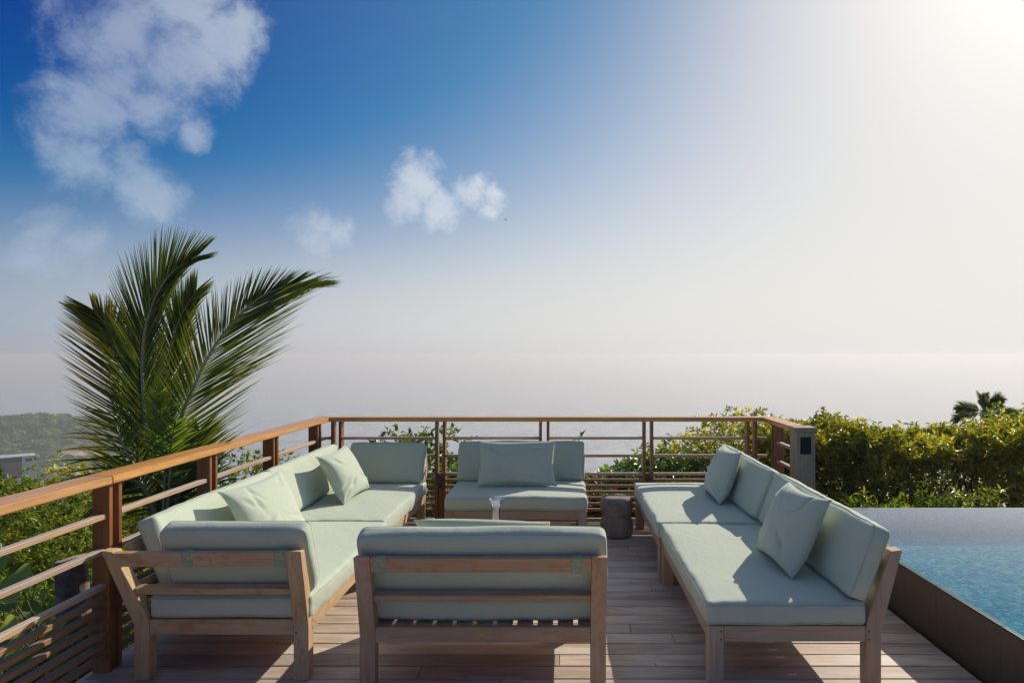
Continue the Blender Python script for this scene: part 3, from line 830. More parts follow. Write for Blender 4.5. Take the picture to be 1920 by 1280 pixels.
def sofa(label, loc, rotz, Wd, Dp, mat, seed, side=None, back_len=None, seat_x=None, straps=True, back_n=1, brass=False):
    """local: x along the width, y from rear (0) to front (Dp); back leans to -y. side: None / 'lo' / 'hi' end with a second back"""
    t = thing('sofa', label, 'sofa', loc=loc, rotz=rotz, group='teak sofa modules with sage cushions round the low table')
    rec = 0.004
    # front legs
    for x0 in (0, Wd - LEG):
        if side == ('lo' if x0 == 0 else 'hi'): continue
        box('front_leg', (x0, Dp - LEG, 0.001), (x0 + LEG, Dp, FH), mat, t, gaxis='z')
    # rear legs rising to the back
    corner = None
    for x0 in (0, Wd - LEG):
        sh = 0.0
        if side == 'lo' and x0 == 0: sh = -LEAN * 0.92
        if side == 'hi' and x0 > 0: sh = LEAN * 0.92
        rear_post(t, x0, mat, sh)
    # frame rails
    box('seat_rail', (LEG, Dp - rec - 0.034, FH - 0.078), (Wd - LEG, Dp - rec, FH - 0.001), mat, t)
    box('seat_rail', (LEG, rec, FH - 0.078), (Wd - LEG, rec + 0.034, FH - 0.001), mat, t)
    for x0 in (rec, Wd - rec - 0.034):
        box('seat_rail', (x0, LEG, FH - 0.078), (x0 + 0.034, Dp - LEG, FH - 0.001), mat, t, gaxis='y')
    # seat slats run front to back
    ns = int(round((Wd - 2 * 0.045) / 0.101)); pw = (Wd - 0.09) / ns
    for i in range(ns):
        xa = 0.045 + i * pw
        box('seat_slat', (xa + 0.0120, 0.042, FH - 0.026), (xa + pw - 0.0120, Dp - 0.042, FH - 0.004), mat, t, gaxis='y')
    # back rails on the leaning line
    def by(z): return -LEAN * (z - FH) / (TOPZ - FH)
    zt = TOPZ - 0.042; 
    beam('back_rail', (LEG, by(zt) + 0.022, zt), (Wd - LEG, by(zt) + 0.022, zt), 0.030, 0.074, mat, t, up=(0, -LEAN, TOPZ - FH))
    zm = 0.468
    beam('back_rail', (LEG, by(zm) + 0.034, zm), (Wd - LEG, by(zm) + 0.034, zm), 0.046, 0.034, mat, t, up=(0, -LEAN, TOPZ - FH))
    if side:
        x_out = Wd if side == 'hi' else 0.0; sg = 1 if side == 'hi' else -1
        # front corner post leaning outward along x
        poly = [(0, 0.001), (LEG, 0.001), (LEG, FH - 0.02), (LEG * 0.97 - 0.004, FH + 0.02), (-LEAN + 0.056, TOPZ - 0.006), (-LEAN, TOPZ), (-0.0, FH - 0.03)]
        o = prism('corner_leg', poly, -LEG / 2, LEG / 2, mat, t)
        o.rotation_euler = (0, 0, R(90) if side == 'hi' else R(-90)); o.location = (x_out, Dp - LEG / 2, 0)
        def bx(z): return x_out + sg * (-by(z) - 0.0)
        beam('back_rail', (bx(zt) - sg * 0.022, -0.047, zt - 0.004), (bx(zt) - sg * 0.022, Dp - LEG, zt), 0.030, 0.074, mat, t, up=(sg * LEAN, 0, TOPZ - FH))
        beam('back_rail', (bx(zm) - sg * 0.034, 0.022, zm), (bx(zm) - sg * 0.034, Dp - LEG, zm), 0.046, 0.034, mat, t, up=(sg * LEAN, 0, TOPZ - FH))
    # seat cushion
    cushion('seat_cushion', t, ((0 + Wd) / 2, (0.075 + Dp + 0.012) / 2, FH + 0.062), (1, 0, 0), (0, 1, 0), Wd - 0.008 + (0.01 if not side else 0), Dp + 0.012 - 0.075, 0.118, seed)
    # back cushion(s)
    bl = back_len or (0.0, Wd)
    tilt = R(20.5)
    up = Vector((0, -math.sin(tilt), math.cos(tilt)))
    hgt = 0.375; th = 0.105
    def back_c(xc, length, sd, nm='back_cushion'):
        base = Vector((xc, 0.118, FH + 0.128))
        c = base + up * (hgt / 2)
        return cushion(nm, t, c, (1, 0, 0), up, length, hgt, th, sd, puff=0.012, r=0.026)
    back_c((bl[0] + bl[1]) / 2, bl[1] - bl[0] - 0.008, seed + 1)
    if side:
        base = Vector((x_out - sg * 0.118, 0, FH + 0.128)); up2 = Vector((sg * math.sin(tilt), 0, math.cos(tilt)))
        y0s, y1s = 0.155, Dp + 0.0
        c = base + up2 * (hgt / 2); c.y = (y0s + y1s) / 2
        cushion('back_cushion', t, c, (0, 1, 0), up2, y1s - y0s, hgt, th, seed + 2, puff=0.012, r=0.026)
        if straps:
            for yy in (Dp * 0.38 - 0.02, Dp - LEG - 0.035):
                beam('strap', (bx(zt) - sg * 0.022, yy - 0.028, zt), (bx(zt) - sg * 0.022, yy + 0.028, zt), 0.038, 0.082, M['strap'], t, up=(sg * LEAN, 0, TOPZ - FH), bev=0.006)
    if straps:
        for xx in (0.122, Wd - 0.145):
            beam('strap', (xx - 0.029, by(zt) + 0.022, zt), (xx + 0.029, by(zt) + 0.022, zt), 0.038, 0.082, M['strap'], t, up=(0, -LEAN, TOPZ - FH), bev=0.006)
    # plugs over the joinery
    for x0 in (LEG * 0.82, Wd - LEG * 0.82):
        plug_pair(t, x0, Dp + 0.0006, FH - 0.045, 'y')
    for xs_, yy in ((-0.0006, LEG * 0.82), (Wd + 0.0006, LEG * 0.82), (-0.0006, Dp - LEG * 0.82), (Wd + 0.0006, Dp - LEG * 0.82)):
        plug_pair(t, xs_, yy, FH - 0.045, 'x')
    if brass:
        box('brass_plate', (Wd * 0.497 - 0.018, rec - 0.002, FH - 0.040), (Wd * 0.497 + 0.018, rec + 0.001, FH - 0.024), M['brass'], t, bev=0, gaxis=None)
    return t


sofa('teak sofa nearest the camera seen from behind, sage cushions strapped to its back rail', (-0.992, 3.36, 0), 0, 1.213, 0.86, M['teak_mid'], 10, brass=True)
sofa('teak sofa at the far railing, facing the camera with a wide sage pillow on it', (0.2237, 6.728, 0), R(180), 1.227, 0.86, M['teak_grey'], 20)
sofa('near right teak sofa beside the pool wall, sage cushions and splayed rear leg', (1.583, 3.374, 0), R(90), 1.58, 0.853, M['teak_grey'], 30)
sofa('farther right teak sofa, beside the stone stool', (1.565, 4.968, 0), R(90), 1.575, 0.853, M['teak_grey'], 40)
sofa('near left corner sofa of warm teak with backs on two sides, beside the left railing', (-2.163, 5.015, 0), R(-90), 1.558, 0.883, M['teak_warm'], 50, side='hi', back_len=(0.0, 1.46))
sofa('far left corner sofa at the railing corner with its upright sage end cushion in shade', (-2.175, 6.60, 0), R(-90), 1.583, 0.868, M['teak_warm'], 60, side='lo', back_len=(0.09, 1.583))


# ------------------------------------------------------------------ loose pillows
def pillow_mesh(w, h, t, seed):
    rg = np.random.default_rng(seed); n = 56; m = 44
    u = np.linspace(-1, 1, n + 1); v = np.linspace(-1, 1, m + 1); U, Vv = np.meshgrid(u, v, indexing='ij')
    prof = (np.clip(1 - np.abs(U) ** 2.4, 0, 1) * np.clip(1 - np.abs(Vv) ** 2.4, 0, 1)) ** 0.50
    X = U * w / 2 * (1 - 0.085 * (1 - Vv ** 2) ** 1.0 * np.abs(U) ** 2); Yy = Vv * h / 2 * (1 - 0.115 * (1 - U ** 2) * np.abs(Vv) ** 2)
    wr = np.zeros_like(U)
    # creases running in from edges and corners
    for _ in range(22):
        a = rg.random() * 6.28; cx, cy = np.sign(np.cos(a)) * rg.uniform(.45, 1), np.sign(np.sin(a)) * rg.uniform(.45, 1)
        dx, dy = U - cx, Vv - cy; th = math.atan2(-cy, -cx) + rg.normal() * 0.35
        al = dx * math.cos(th) + dy * math.sin(th); ac = -dx * math.sin(th) + dy * math.cos(th)
        wr += rg.uniform(-1, 0.55) * np.exp(-((al - 0.22) / 0.26) ** 2) * np.exp(-(ac / rg.uniform(.035, .07)) ** 2)
    sag = 0.10 * np.sin(U * 2.1 + rg.random() * 3) * np.cos(Vv * 1.7 + rg.random() * 3)
    Zt = prof * t / 2 * (1 + sag) + wr * 0.021 * prof ** 0.6
    Zb = -prof * t / 2 * (1 - sag)
    flop = 0.018 * np.sin(U * 2 + 1) * np.abs(Vv) ** 3 + 0.012 * np.sin(Vv * 3) * np.abs(U) ** 3
    vs = []; 
    for Zz in (Zt, Zb):
        vs.append(np.stack([X, Yy, Zz + flop], -1).reshape(-1, 3))
    V0 = np.concatenate(vs); N0 = (n + 1) * (m + 1); fs = []
    for i in range(n):
        for j in range(m):
            a = i * (m + 1) + j; q = (a, a + m + 1, a + m + 2, a + 1); fs.append(q); fs.append(tuple(N0 + k for k in q[::-1]))
    # weld rim
    me = mesh('pillow', V0, fs, M['fabric'], True)
    bm = bmesh.new(); bm.from_mesh(me); bmesh.ops.remove_doubles(bm, verts=bm.verts, dist=0.0004); bm.to_mesh(me); bm.free()
    rim = [(X[i, 0], Yy[i, 0], flop[i, 0]) for i in range(n)] + [(X[n, j], Yy[n, j], flop[n, j]) for j in range(m)] + \
          [(X[i, m], Yy[i, m], flop[i, m]) for i in range(n, 0, -1)] + [(X[0, j], Yy[0, j], flop[0, j]) for j in range(m, 0, -1)]
    return me, rim


def pillow(label, bl, br, tl, w, h, t, seed, push=0.0):
    """bottom-left, bottom-right and top-left corner positions give the pillow's plane"""
    bl, br, tl = Vector(bl), Vector(br), Vector(tl)
    x = (br - bl).normalized(); y = (tl - bl); y = (y - x * y.dot(x)).normalized(); z = x.cross(y)
    c = bl + x * (br - bl).length / 2 + y * h / 2 + z * push
    me, rim = pillow_mesh(w, h, t, seed)
    m4 = Matrix((x, y, z)).transposed().to_4x4(); m4.translation = c
    o = obj('pillow', me, None, mat4=m4); tag(o, label, 'pillow', 'loose sage pillows on the sofas')
    P = [Vector(p) for p in rim]; P.append(P[0]); v, f = tube_geo(P, [0.0028] * len(P), 5)
    obj('seam', mesh('seam', v, f, M['fabric'], True), o)
    return o


SB = 0.45
pillow('sunlit sage pillow on the near left sofa, leaning on its long back', (-1.78, 3.98, SB), (-1.72, 4.68, SB), (-2.0, 4.0, 0.85), 0.70, 0.46, 0.17, 101)
pillow('sage pillow on the far left sofa, casting a shadow on the back cushion behind it', (-1.735, 5.50, SB), (-1.72, 6.14, SB), (-1.97, 5.62, 0.84), 0.64, 0.45, 0.18, 102)
pillow('wide sage pillow in the middle of the far sofa facing the camera', (-0.775, 6.24, SB), (-0.045, 6.24, SB), (-0.76, 6.44, 0.84), 0.74, 0.44, 0.16, 103)
pillow('smaller looking sage pillow on the far right sofa leaning by the seat joint', (1.27, 6.10, SB), (1.27, 5.46, SB), (1.44, 6.08, 0.84), 0.62, 0.45, 0.17, 104)
pillow('sage pillow tilted on the near right sofa, closest to the pool', (1.20, 4.26, SB), (1.24, 3.66, SB), (1.41, 4.22, 0.84), 0.60, 0.47, 0.17, 105)
pillow('sage pillow on the near sofa, only its top edge showing over the backrest', (-0.05, 3.74, SB - 0.01), (-0.76, 3.76, SB - 0.01), (-0.07, 3.50, 0.80), 0.70, 0.428, 0.17, 106)

# ------------------------------------------------------------------ low table, vase, stool
tb = thing('coffee_table', 'low teak table hidden behind the near sofa, only its far edge showing', 'table', loc=(-0.43, 4.92, 0))
for sx in (-1, 1):
    for sy in (-1, 1):
        box('leg', (sx * 0.305 - 0.033, sy * 0.345 - 0.033, 0.001), (sx * 0.305 + 0.033, sy * 0.345 + 0.033, 0.328), M['teak_mid'], tb, gaxis='z')
for i in range(7):
    y = -0.38 + i * 0.1095
    box('top_slat', (-0.343, y, 0.338), (0.343, y + 0.101, 0.36), M['teak_grey'], tb)
for s in (-1, 1):
    box('apron', (-0.27, s * 0.345 - 0.012, 0.268), (0.27, s * 0.345 + 0.012, 0.336), M['teak_mid'], tb)
    box('apron', (s * 0.305 - 0.012, -0.31, 0.268), (s * 0.305 + 0.012, 0.31, 0.336), M['teak_mid'], tb, gaxis='y')

prof = []
for i in range(56):
    z = i / 55; r = 0.030 + 0.018 * abs(2 * z - 0.92) ** 2.0 * (1.0 if z > .46 else 0.35) + (0.0013 * math.sin(z * 150) if 0.1 < z < 0.96 else 0)
    prof.append((r, z * 0.205))
vprof = [(0.001, 0.0), (0.024, 0.0)] + prof
v = lathe('vase', vprof, M['glass'], 40); v.location = (-0.49, 5.14, 0.361)
tag(v, 'ribbed clear glass vase with flared rim on the low table', 'vase')

sp = []
for (r, z) in [(0.001, 0), (0.128, 0), (0.137, 0.006), (0.146, 0.03), (0.1495, 0.075), (0.149, 0.12), (0.140, 0.155), (0.127, 0.171), (0.123, 0.182), (0.128, 0.195), (0.142, 0.215),
               (0.1475, 0.255), (0.147, 0.30), (0.142, 0.33), (0.134, 0.347), (0.122, 0.3545), (0.08, 0.357), (0.001, 0.357)]:
    sp.append((r, z))
s = lathe('stool', sp, M['stone'], 56); s.location = (0.508, 6.245, 0.001)
tag(s, 'round dark concrete stool with a pinched waist between the far and right sofas', 'stool')

# ------------------------------------------------------------------ pool
PX = 2.148; PZ = 0.33; PY1 = 5.90
pool = thing('pool', 'raised infinity pool with brown tiled side wall along the deck', kind='structure')
PXR = 8.2; PY0 = -1.4
box('basin_core', (PX + 0.012, PY0, -1.3), (PXR, PY1 - 0.012, PZ - 0.42), M['fascia'], pool, bev=0, gaxis=None)
ty = 3.333 - 0.5785 * 9
while ty < PY1 - 0.05:
    y0, y1 = max(ty, PY0), min(ty + 0.5785, PY1)
    box('wall_tile', (PX, y0 + 0.0007, -0.05), (PX + 0.011, y1 - 0.0007, PZ - 0.012), M['tile'], pool, bev=0.001, gaxis=None)
    box('coping_tile', (PX - 0.001, y0 + 0.0012, PZ - 0.011), (PX + 0.03, y1 - 0.0012, PZ - 0.0015), M['tile'], pool, bev=0.002, gaxis=None)
    ty += 0.5785
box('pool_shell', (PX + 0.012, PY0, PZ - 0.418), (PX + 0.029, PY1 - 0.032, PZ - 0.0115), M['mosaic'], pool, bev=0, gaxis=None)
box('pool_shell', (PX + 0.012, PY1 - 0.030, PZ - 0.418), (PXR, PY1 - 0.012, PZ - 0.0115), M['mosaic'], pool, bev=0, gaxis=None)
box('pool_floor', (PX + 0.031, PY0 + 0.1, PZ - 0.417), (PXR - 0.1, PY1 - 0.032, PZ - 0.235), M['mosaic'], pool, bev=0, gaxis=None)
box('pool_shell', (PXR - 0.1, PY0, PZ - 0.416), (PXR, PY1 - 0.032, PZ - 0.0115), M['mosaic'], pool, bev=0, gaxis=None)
x = PX + 0.012
while x < PXR:
    x1 = min(x + 0.5785, PXR)
    box('wall_tile', (x + 0.001, PY1 - 0.011, -0.6), (x1 - 0.001, PY1, PZ - 0.012), M['tile'], pool, bev=0.001, gaxis=None)
    box('coping_tile', (x + 0.02, PY1 - 0.030, PZ - 0.011), (x1 + 0.018, PY1 + 0.002, PZ - 0.0015), M['tile'], pool, bev=0.002, gaxis=None)
    x = x1
me = mesh('pool_water', [(PX + 0.004, PY0, PZ), (PXR, PY0, PZ), (PXR, PY1, PZ), (PX + 0.004, PY1, PZ)], [(0, 1, 2, 3)], M['water'])
tag(obj('pool_water', me), 'turquoise pool water brimming level with the wall', kind='structure')


# ------------------------------------------------------------------ coconut palm beside the left rail
def at_px(x, y, Yd): return Vector(((x - CX) * Yd / F, Yd, H - (y - CY) * Yd / F))


def bez_poly(pts, n):
    """Catmull-Rom through pts"""
    P = [Vector(p) for p in pts]; P = [P[0] * 2 - P[1]] + P + [P[-1] * 2 - P[-2]]; out = []
    seg = len(P) - 3
    for i in range(n + 1):
        t = i / n * seg; k = min(int(t), seg - 1); f = t - k
        a, b_, c_, d_ = P[k], P[k + 1], P[k + 2], P[k + 3]
        out.append(0.5 * ((2 * b_) + (c_ - a) * f + (2 * a - 5 * b_ + 4 * c_ - d_) * f * f + (3 * b_ - a - 3 * c_ + d_) * f ** 3))
    return out


def blade_geo(P, d, side_n, L, w, droop, twist, rg, seg=5):
    """one narrow folded leaflet; returns verts/faces"""
    vs = []; d = d.normalized(); n = side_n.normalized()
    p = Vector(P); 
    for i in range(seg + 1):
        t = i / seg
        ww = w * (0.35 + 0.65 * min(1, t * 6)) * (1 - t ** 2.2) + 0.0006
        s = d.cross(n).normalized()
        vs += [p - s * ww / 2 + n * ww * 0.22, p.copy(), p + s * ww / 2 + n * ww * 0.22]
        d = (d + Vector((0, 0, -1)) * droop * (0.3 + t) / seg).normalized(); n = (n - d * n.dot(d)).normalized()
        p = p + d * (L / seg)
    fs = []
    for i in range(seg):
        a = i * 3; fs += [(a, a + 1, a + 4, a + 3), (a + 1, a + 2, a + 5, a + 4)]
    return vs, fs


def frond(parent, pts, facing, n_leaf, len_l, len_r, mat, seed, t0=0.18, w=0.03, droop=0.15, ang=(62, 20), lift=0.15, r0=0.016, sides=(1, 1), flat=0):
    """rachis through pts; leaflets to both sides in the plane whose normal is 'facing'"""
    rg = random.Random(seed)
    base = Vector(parent.location)
    C_ = bez_poly(pts, 60); C_ = [p - base for p in C_]
    fr = tube('frond', C_, [r0 * (1 - 0.85 * (i / 60)) + 0.0012 for i in range(61)], M['rachis'], parent, 7)
    geos = []; vals = []
    fc = Vector(facing).normalized()
    for side, ln, on in ((-1, len_l, sides[0]), (1, len_r, sides[1])):
        if not on: continue
        for i in range(n_leaf):
            t = t0 + (1 - t0) * (i + rg.random() * 0.5) / n_leaf
            f = t * 60; k = min(int(f), 59); P = C_[k].lerp(C_[k + 1], f - k); T = (C_[min(k + 1, 60)] - C_[max(k - 1, 0)]).normalized()
            S = T.cross(fc).normalized() * side
            tt = (t - t0) / (1 - t0)
            prof = (0.72 + 0.28 * math.sin(min(1, tt * 2.0) * math.pi / 2)) * (1 - 0.62 * max(0, tt - 0.5) / 0.5)
            a = R(ang[0] + (ang[1] - ang[0]) * tt) + rg.gauss(0, 0.03)
            d = T * math.cos(a) + S * math.sin(a) + fc * (lift + rg.gauss(0, 0.05))
            L = ln * prof * rg.uniform(0.9, 1.06)
            v_, f_ = blade_geo(P, d, fc, L, w * rg.uniform(0.8, 1.15), droop * rg.uniform(0.5, 1.6), 0, rg)
            geos.append((v_, f_)); vals += [rg.random()] * len(v_)
    V_, F_ = merge(geos); me = mesh('leaflets', V_, F_, mat)
    at = me.attributes.new('leafv', 'FLOAT', 'POINT'); at.data.foreach_set('value', np.array(vals, np.float32))
    o = obj('leaflets', me, fr); o['kind'] = 'stuff'
    return fr


pb = at_px(300, 985, 5.1); pb.z = -0.9
palm = thing('coconut_palm', 'young coconut palm with tall fronds rising behind the left railing', 'palm tree', loc=pb)
tube('trunk', [(0, 0, -0.9), (0.0, 0, -0.2), (0, 0, 0.25), (0.02, 0, 0.55)], [0.13, 0.11, 0.10, 0.05], M['bark'], palm, 12)
B0 = at_px(305, 985, 5.1)
# frond A: tall, tip bending right
frond(palm, [B0, at_px(283, 885, 5.1), at_px(272, 790, 5.15), at_px(266, 690, 5.2), at_px(273, 610, 5.25), at_px(297, 546, 5.3), at_px(326, 508, 5.3), at_px(368, 482, 5.3)],
      (0.25, -1, 0.15), 190, 0.62, 0.50, M['palm'], 1, t0=0.16, ang=(31, 15), droop=0.02, lift=0.03, w=0.0105, flat=1)
# frond B: long arch to the right
frond(palm, [at_px(312, 985, 4.9), at_px(322, 880, 4.95), at_px(341, 781, 5.0), at_px(363, 727, 5.05), at_px(391, 668, 5.1), at_px(430, 612, 5.2), at_px(474, 568, 5.3), at_px(514, 545, 5.4), at_px(560, 530, 5.5)],
      (-0.15, -1, 0.25), 185, 0.50, 0.88, M['palm'], 2, t0=0.08, ang=(56, 16), droop=0.02, lift=0.03, w=0.0115, flat=1)
# frond C: left, backlit yellowish leaflets
frond(palm, [at_px(290, 985, 5.2), at_px(268, 890, 5.3), at_px(250, 790, 5.4), at_px(236, 715, 5.45), at_px(218, 650, 5.5), at_px(200, 612, 5.5), at_px(176, 582, 5.5)],
      (0.45, -1, 0.1), 130, 0.62, 0.45, M['palm_backlit'], 3, t0=0.10, ang=(50, 22), droop=0.05, lift=0.02, w=0.014, flat=1)
# frond D: behind, between A and B
frond(palm, [at_px(300, 985, 5.35), at_px(300, 870, 5.45), at_px(303, 770, 5.6), at_px(312, 690, 5.7), at_px(332, 610, 5.8), at_px(368, 545, 5.9)],
      (0.1, -1, 0.1), 110, 0.56, 0.54, M['palm'], 4, t0=0.12, ang=(34, 24), droop=0.03, w=0.018, flat=1)
# frond E: low left, drooping
frond(palm, [at_px(290, 985, 5.0), at_px(268, 915, 5.0), at_px(246, 865, 5.0), at_px(225, 820, 5.05), at_px(212, 775, 5.1)],
      (0.3, -1, 0.3), 17, 0.52, 0.3, M['palm'], 5, t0=0.12, ang=(72, 40), droop=0.40, lift=0.06, w=0.020)
# frond F: low right, leaflets spreading beneath the rail
frond(palm, [at_px(318, 990, 4.95), at_px(335, 930, 5.0), at_px(352, 870, 5.05), at_px(375, 805, 5.1)],
      (-0.1, -1, 0.3), 50, 0.34, 0.55, M['palm'], 6, t0=0.05, ang=(58, 34), droop=0.12, w=0.022)
# young bright fronds in front
frond(palm, [at_px(305, 985, 4.8), at_px(308, 880, 4.8), at_px(304, 800, 4.8), at_px(300, 740, 4.78)],
      (0.0, -1, 0.2), 13, 0.26, 0.28, M['palm_young'], 7, t0=0.40, ang=(48, 25), droop=0.3, w=0.03, r0=0.008)
frond(palm, [at_px(312, 985, 4.75), at_px(318, 890, 4.75), at_px(322, 830, 4.74), at_px(330, 790, 4.72)],
      (0.2, -1, 0.2), 12, 0.22, 0.24, M['palm_young'], 8, t0=0.25, ang=(60, 35), droop=0.5, w=0.028, r0=0.007)
# hanging lower leaves under the rail
frond(palm, [at_px(300, 985, 4.9), at_px(270, 915, 4.85), at_px(240, 900, 4.8), at_px(215, 925, 4.78)],
      (0, -1, 0.5), 26, 0.42, 0.42, M['palm'], 9, t0=0.1, ang=(75, 45), droop=1.2, w=0.022)
frond(palm, [at_px(310, 985, 5.0), at_px(330, 940, 5.0), at_px(370, 925, 5.05), at_px(410, 950, 5.1)],
      (0, -1, 0.5), 26, 0.42, 0.42, M['palm'], 10, t0=0.1, ang=(75, 45), droop=1.0, w=0.022)

# small far palm above the hedge
fp = at_px(1848, 800, 15); fp.z = -2
palm2 = thing('far_palm', 'small palm crown showing above the hedge at the far right', 'palm tree', loc=fp)
tube('trunk', [(0, 0, 0), (0.02, 0, 1.2), (0, 0, 2.42)], [0.14, 0.11, 0.10], M['bark'], palm2, 10)
for i, (dx, dz, ln) in enumerate([(-.95, .35, .75), (-.45, .85, .62), (0.05, 1.05, .62), (.45, .95, .66), (.85, .6, .75), (1.1, .1, .8), (-1.0, -.1, .8), (.2, .6, .5)]):
    p0 = fp + Vector((0, 0, 2.38)); d = Vector((dx, (-1) ** i * 0.35, dz)).normalized()
    frond(palm2, [p0, p0 + d * ln * 0.36, p0 + d * ln * 0.6 + Vector((0, 0, -0.04)), p0 + d * ln * 0.78 + Vector((0, 0, -0.14))], (0, -1, 0.3), 26, 0.25, 0.25, M['palm_far'], 20 + i, t0=0.15, ang=(45, 22), droop=0.3, w=0.03, r0=0.012)

# ------------------------------------------------------------------ near shrubs
# left of the deck
shrub('shrub', 'dense small-leaved tree filling the view left of the railing posts', 'tree', (-6.4, 6.6, -0.52), (2.3, 1.8, 1.12), 3800, 11, 0.062, 0.034, M['leaf'], 200, group='trees beyond the left railing', base_z=-2.6, lump=0.16, shoots=60)
shrub('shrub', 'rounded bush low behind the left railing below the small-leaved tree', 'bush', (-4.6, 5.6, -0.95), (1.1, 0.9, 0.75), 1500, 10, 0.055, 0.03, M['leaf'], 205, group='trees beyond the left railing', base_z=-2.6, lump=0.2)
shrub('shrub', 'bush of yellow-green leaves behind the palm and left railing', 'bush', (-6.6, 9.6, -1.0), (2.4, 1.4, 1.05), 2600, 10, 0.07, 0.038, M['leaf_hedge'], 210, group='trees beyond the left railing', base_z=-3.4, lump=0.2, shoots=40)
shrub('shrub', 'low bush beyond the railing between the palm and the corner', 'bush', (-4.25, 9.2, -0.62), (1.3, 1.2, 0.8), 1600, 10, 0.065, 0.035, M['leaf'], 220, group='trees beyond the left railing', base_z=-3.2, shoots=50)
# beyond the far railing
shrub('shrub', 'bright green bush beyond the far railing between two sofas', 'bush', (-1.85, 8.6, -0.40), (1.25, 0.8, 0.92), 2000, 10, 0.085, 0.045, M['leaf_bright'], 230, group='bushes beyond the far railing', base_z=-2.4, shoots=40)
shrub('shrub', 'green leafy bush behind the far sofa and stool', 'bush', (0.75, 8.8, -0.48), (1.45, 0.8, 0.92), 2400, 10, 0.09, 0.05, M['leaf_bright'], 240, group='bushes beyond the far railing', base_z=-2.6, shoots=50)
shrub('shrub', 'low bush with red-brown leaves just outside the far railing', 'bush', (0.9, 7.75, -0.25), (0.9, 0.35, 0.42), 260, 8, 0.09, 0.04, M['leaf_red'], 250, group='bushes beyond the far railing', base_z=-1.6, branches=4)
shrub('shrub', 'low green plants filling the gap below the far railing slats', 'bush', (0.0, 7.9, -0.62), (3.4, 0.5, 0.78), 4200, 9, 0.08, 0.045, M['leaf_bright'], 260, group='bushes beyond the far railing', base_z=-1.8)
shrub('shrub', 'loose tree with thin airy top beyond the right corner of the railing', 'tree', (2.65, 9.4, -0.42), (1.7, 1.0, 1.12), 3800, 10, 0.062, 0.034, M['leaf_hedge'], 270, group='bushes beyond the far railing', base_z=-2.8, lump=0.22, shoots=60, branches=16)

# hedge behind the pool
def hedge(name, label, x0, x1, y0, y1, zb, ztop, n, per, L, Wd, mat, seed, stems=40, front_bare=0.0):
    r = np.random.default_rng(seed)
    t = thing(name, label, 'hedge', loc=((x0 + x1) / 2, (y0 + y1) / 2, zb))
    u = r.random(n); v_ = r.random(n)
    Xh = x0 + (x1 - x0) * u; Yh = y0 + (y1 - y0) * v_ ** 0.8
    top = ztop + 0.10 * np.sin(Xh * 2.1 + 1) + 0.07 * np.sin(Xh * 4.7 + Yh) + 0.05 * np.sin(Xh * 11) + 0.05 * r.normal(size=n)
    hh = top - zb
    wv = 1 - r.random(n) ** 1.9 * 0.98; wv = np.where(r.random(n) < 0.35, 1 - 0.07 * r.random(n), wv)
    Zh = zb + hh * wv
    # scalloped front
    bulge = 0.22 * np.sin(Xh * 3.3 + 2 * wv * 3) * np.sin(wv * 5 + Xh)
    Yh = Yh + bulge
    sh = r.integers(0, n, 90); Zh[sh] = top[sh] + 0.16 * r.random(90)
    P = np.stack([Xh, Yh, Zh], 1); O = np.stack([r.normal(size=n) * .3, -0.7 * np.ones(n) * (1 - wv), 0.4 + wv], 1)
    P = P - np.array([(x0 + x1) / 2, (y0 + y1) / 2, zb])
    o = obj('foliage', rosettes(P, nrm(O), per, L, Wd, mat, 'foliage', seed + 1, droop=0.9, spread=1.0), t); o['kind'] = 'stuff'
    geos = []
    for i in range(stems):
        xs_ = x0 + (x1 - x0) * (i + r.random()) / stems - (x0 + x1) / 2; ys_ = r.uniform(-0.3, 0.5)
        hgt = (ztop - zb) * r.uniform(0.7, 0.95)
        geos.append(tube_geo([(xs_, ys_, 0), (xs_ + r.normal() * 0.06, ys_ + r.normal() * .05, hgt * 0.35), (xs_ + r.normal() * 0.12, ys_, hgt * 0.7), (xs_ + r.normal() * 0.18, ys_, hgt)],
                             [0.028, 0.022, 0.014, 0.006], 6))
    vv, ff = merge(geos); obj('stems', mesh('stems', vv, ff, M['twig'], True), t)
    return t


hedge('hedge', 'tall clipped hedge of yellow-green drooping leaves along the far side of the pool', 2.6, 9.5, 8.3, 9.6, -1.2, 0.61, 12000, 10, 0.072, 0.036, M['leaf_hedge'], 300, stems=80)
shrub('shrub', 'dark glossy tree at the far right behind the hedge under the far palm', 'tree', (8.4, 11.2, 0.1), (1.9, 1.2, 0.95), 1500, 10, 0.085, 0.05, M['leaf'], 310, base_z=-2.6, group='bushes behind the pool')
for i, (x_, y_, z_, rx_, rz_) in enumerate([(3.3, 7.1, -0.28, .55, .42), (4.2, 7.25, -0.22, .6, .45), (5.6, 7.2, -0.45, .7, .4), (2.75, 6.95, -0.38, .4, .45)]):
    shrub('shrub', ['low ferny bush at the foot of the hedge near the end post', 'low bush with drooping leaves in the middle of the pool edge', 'low dark bush at the foot of the hedge on the right', 'small bush directly behind the end post'][i],
          'bush', (x_, y_, z_), (rx_, .35, rz_), 260, 12, 0.085, 0.024, M['leaf'], 320 + i, base_z=-1.3, group='bushes behind the pool', branches=5)

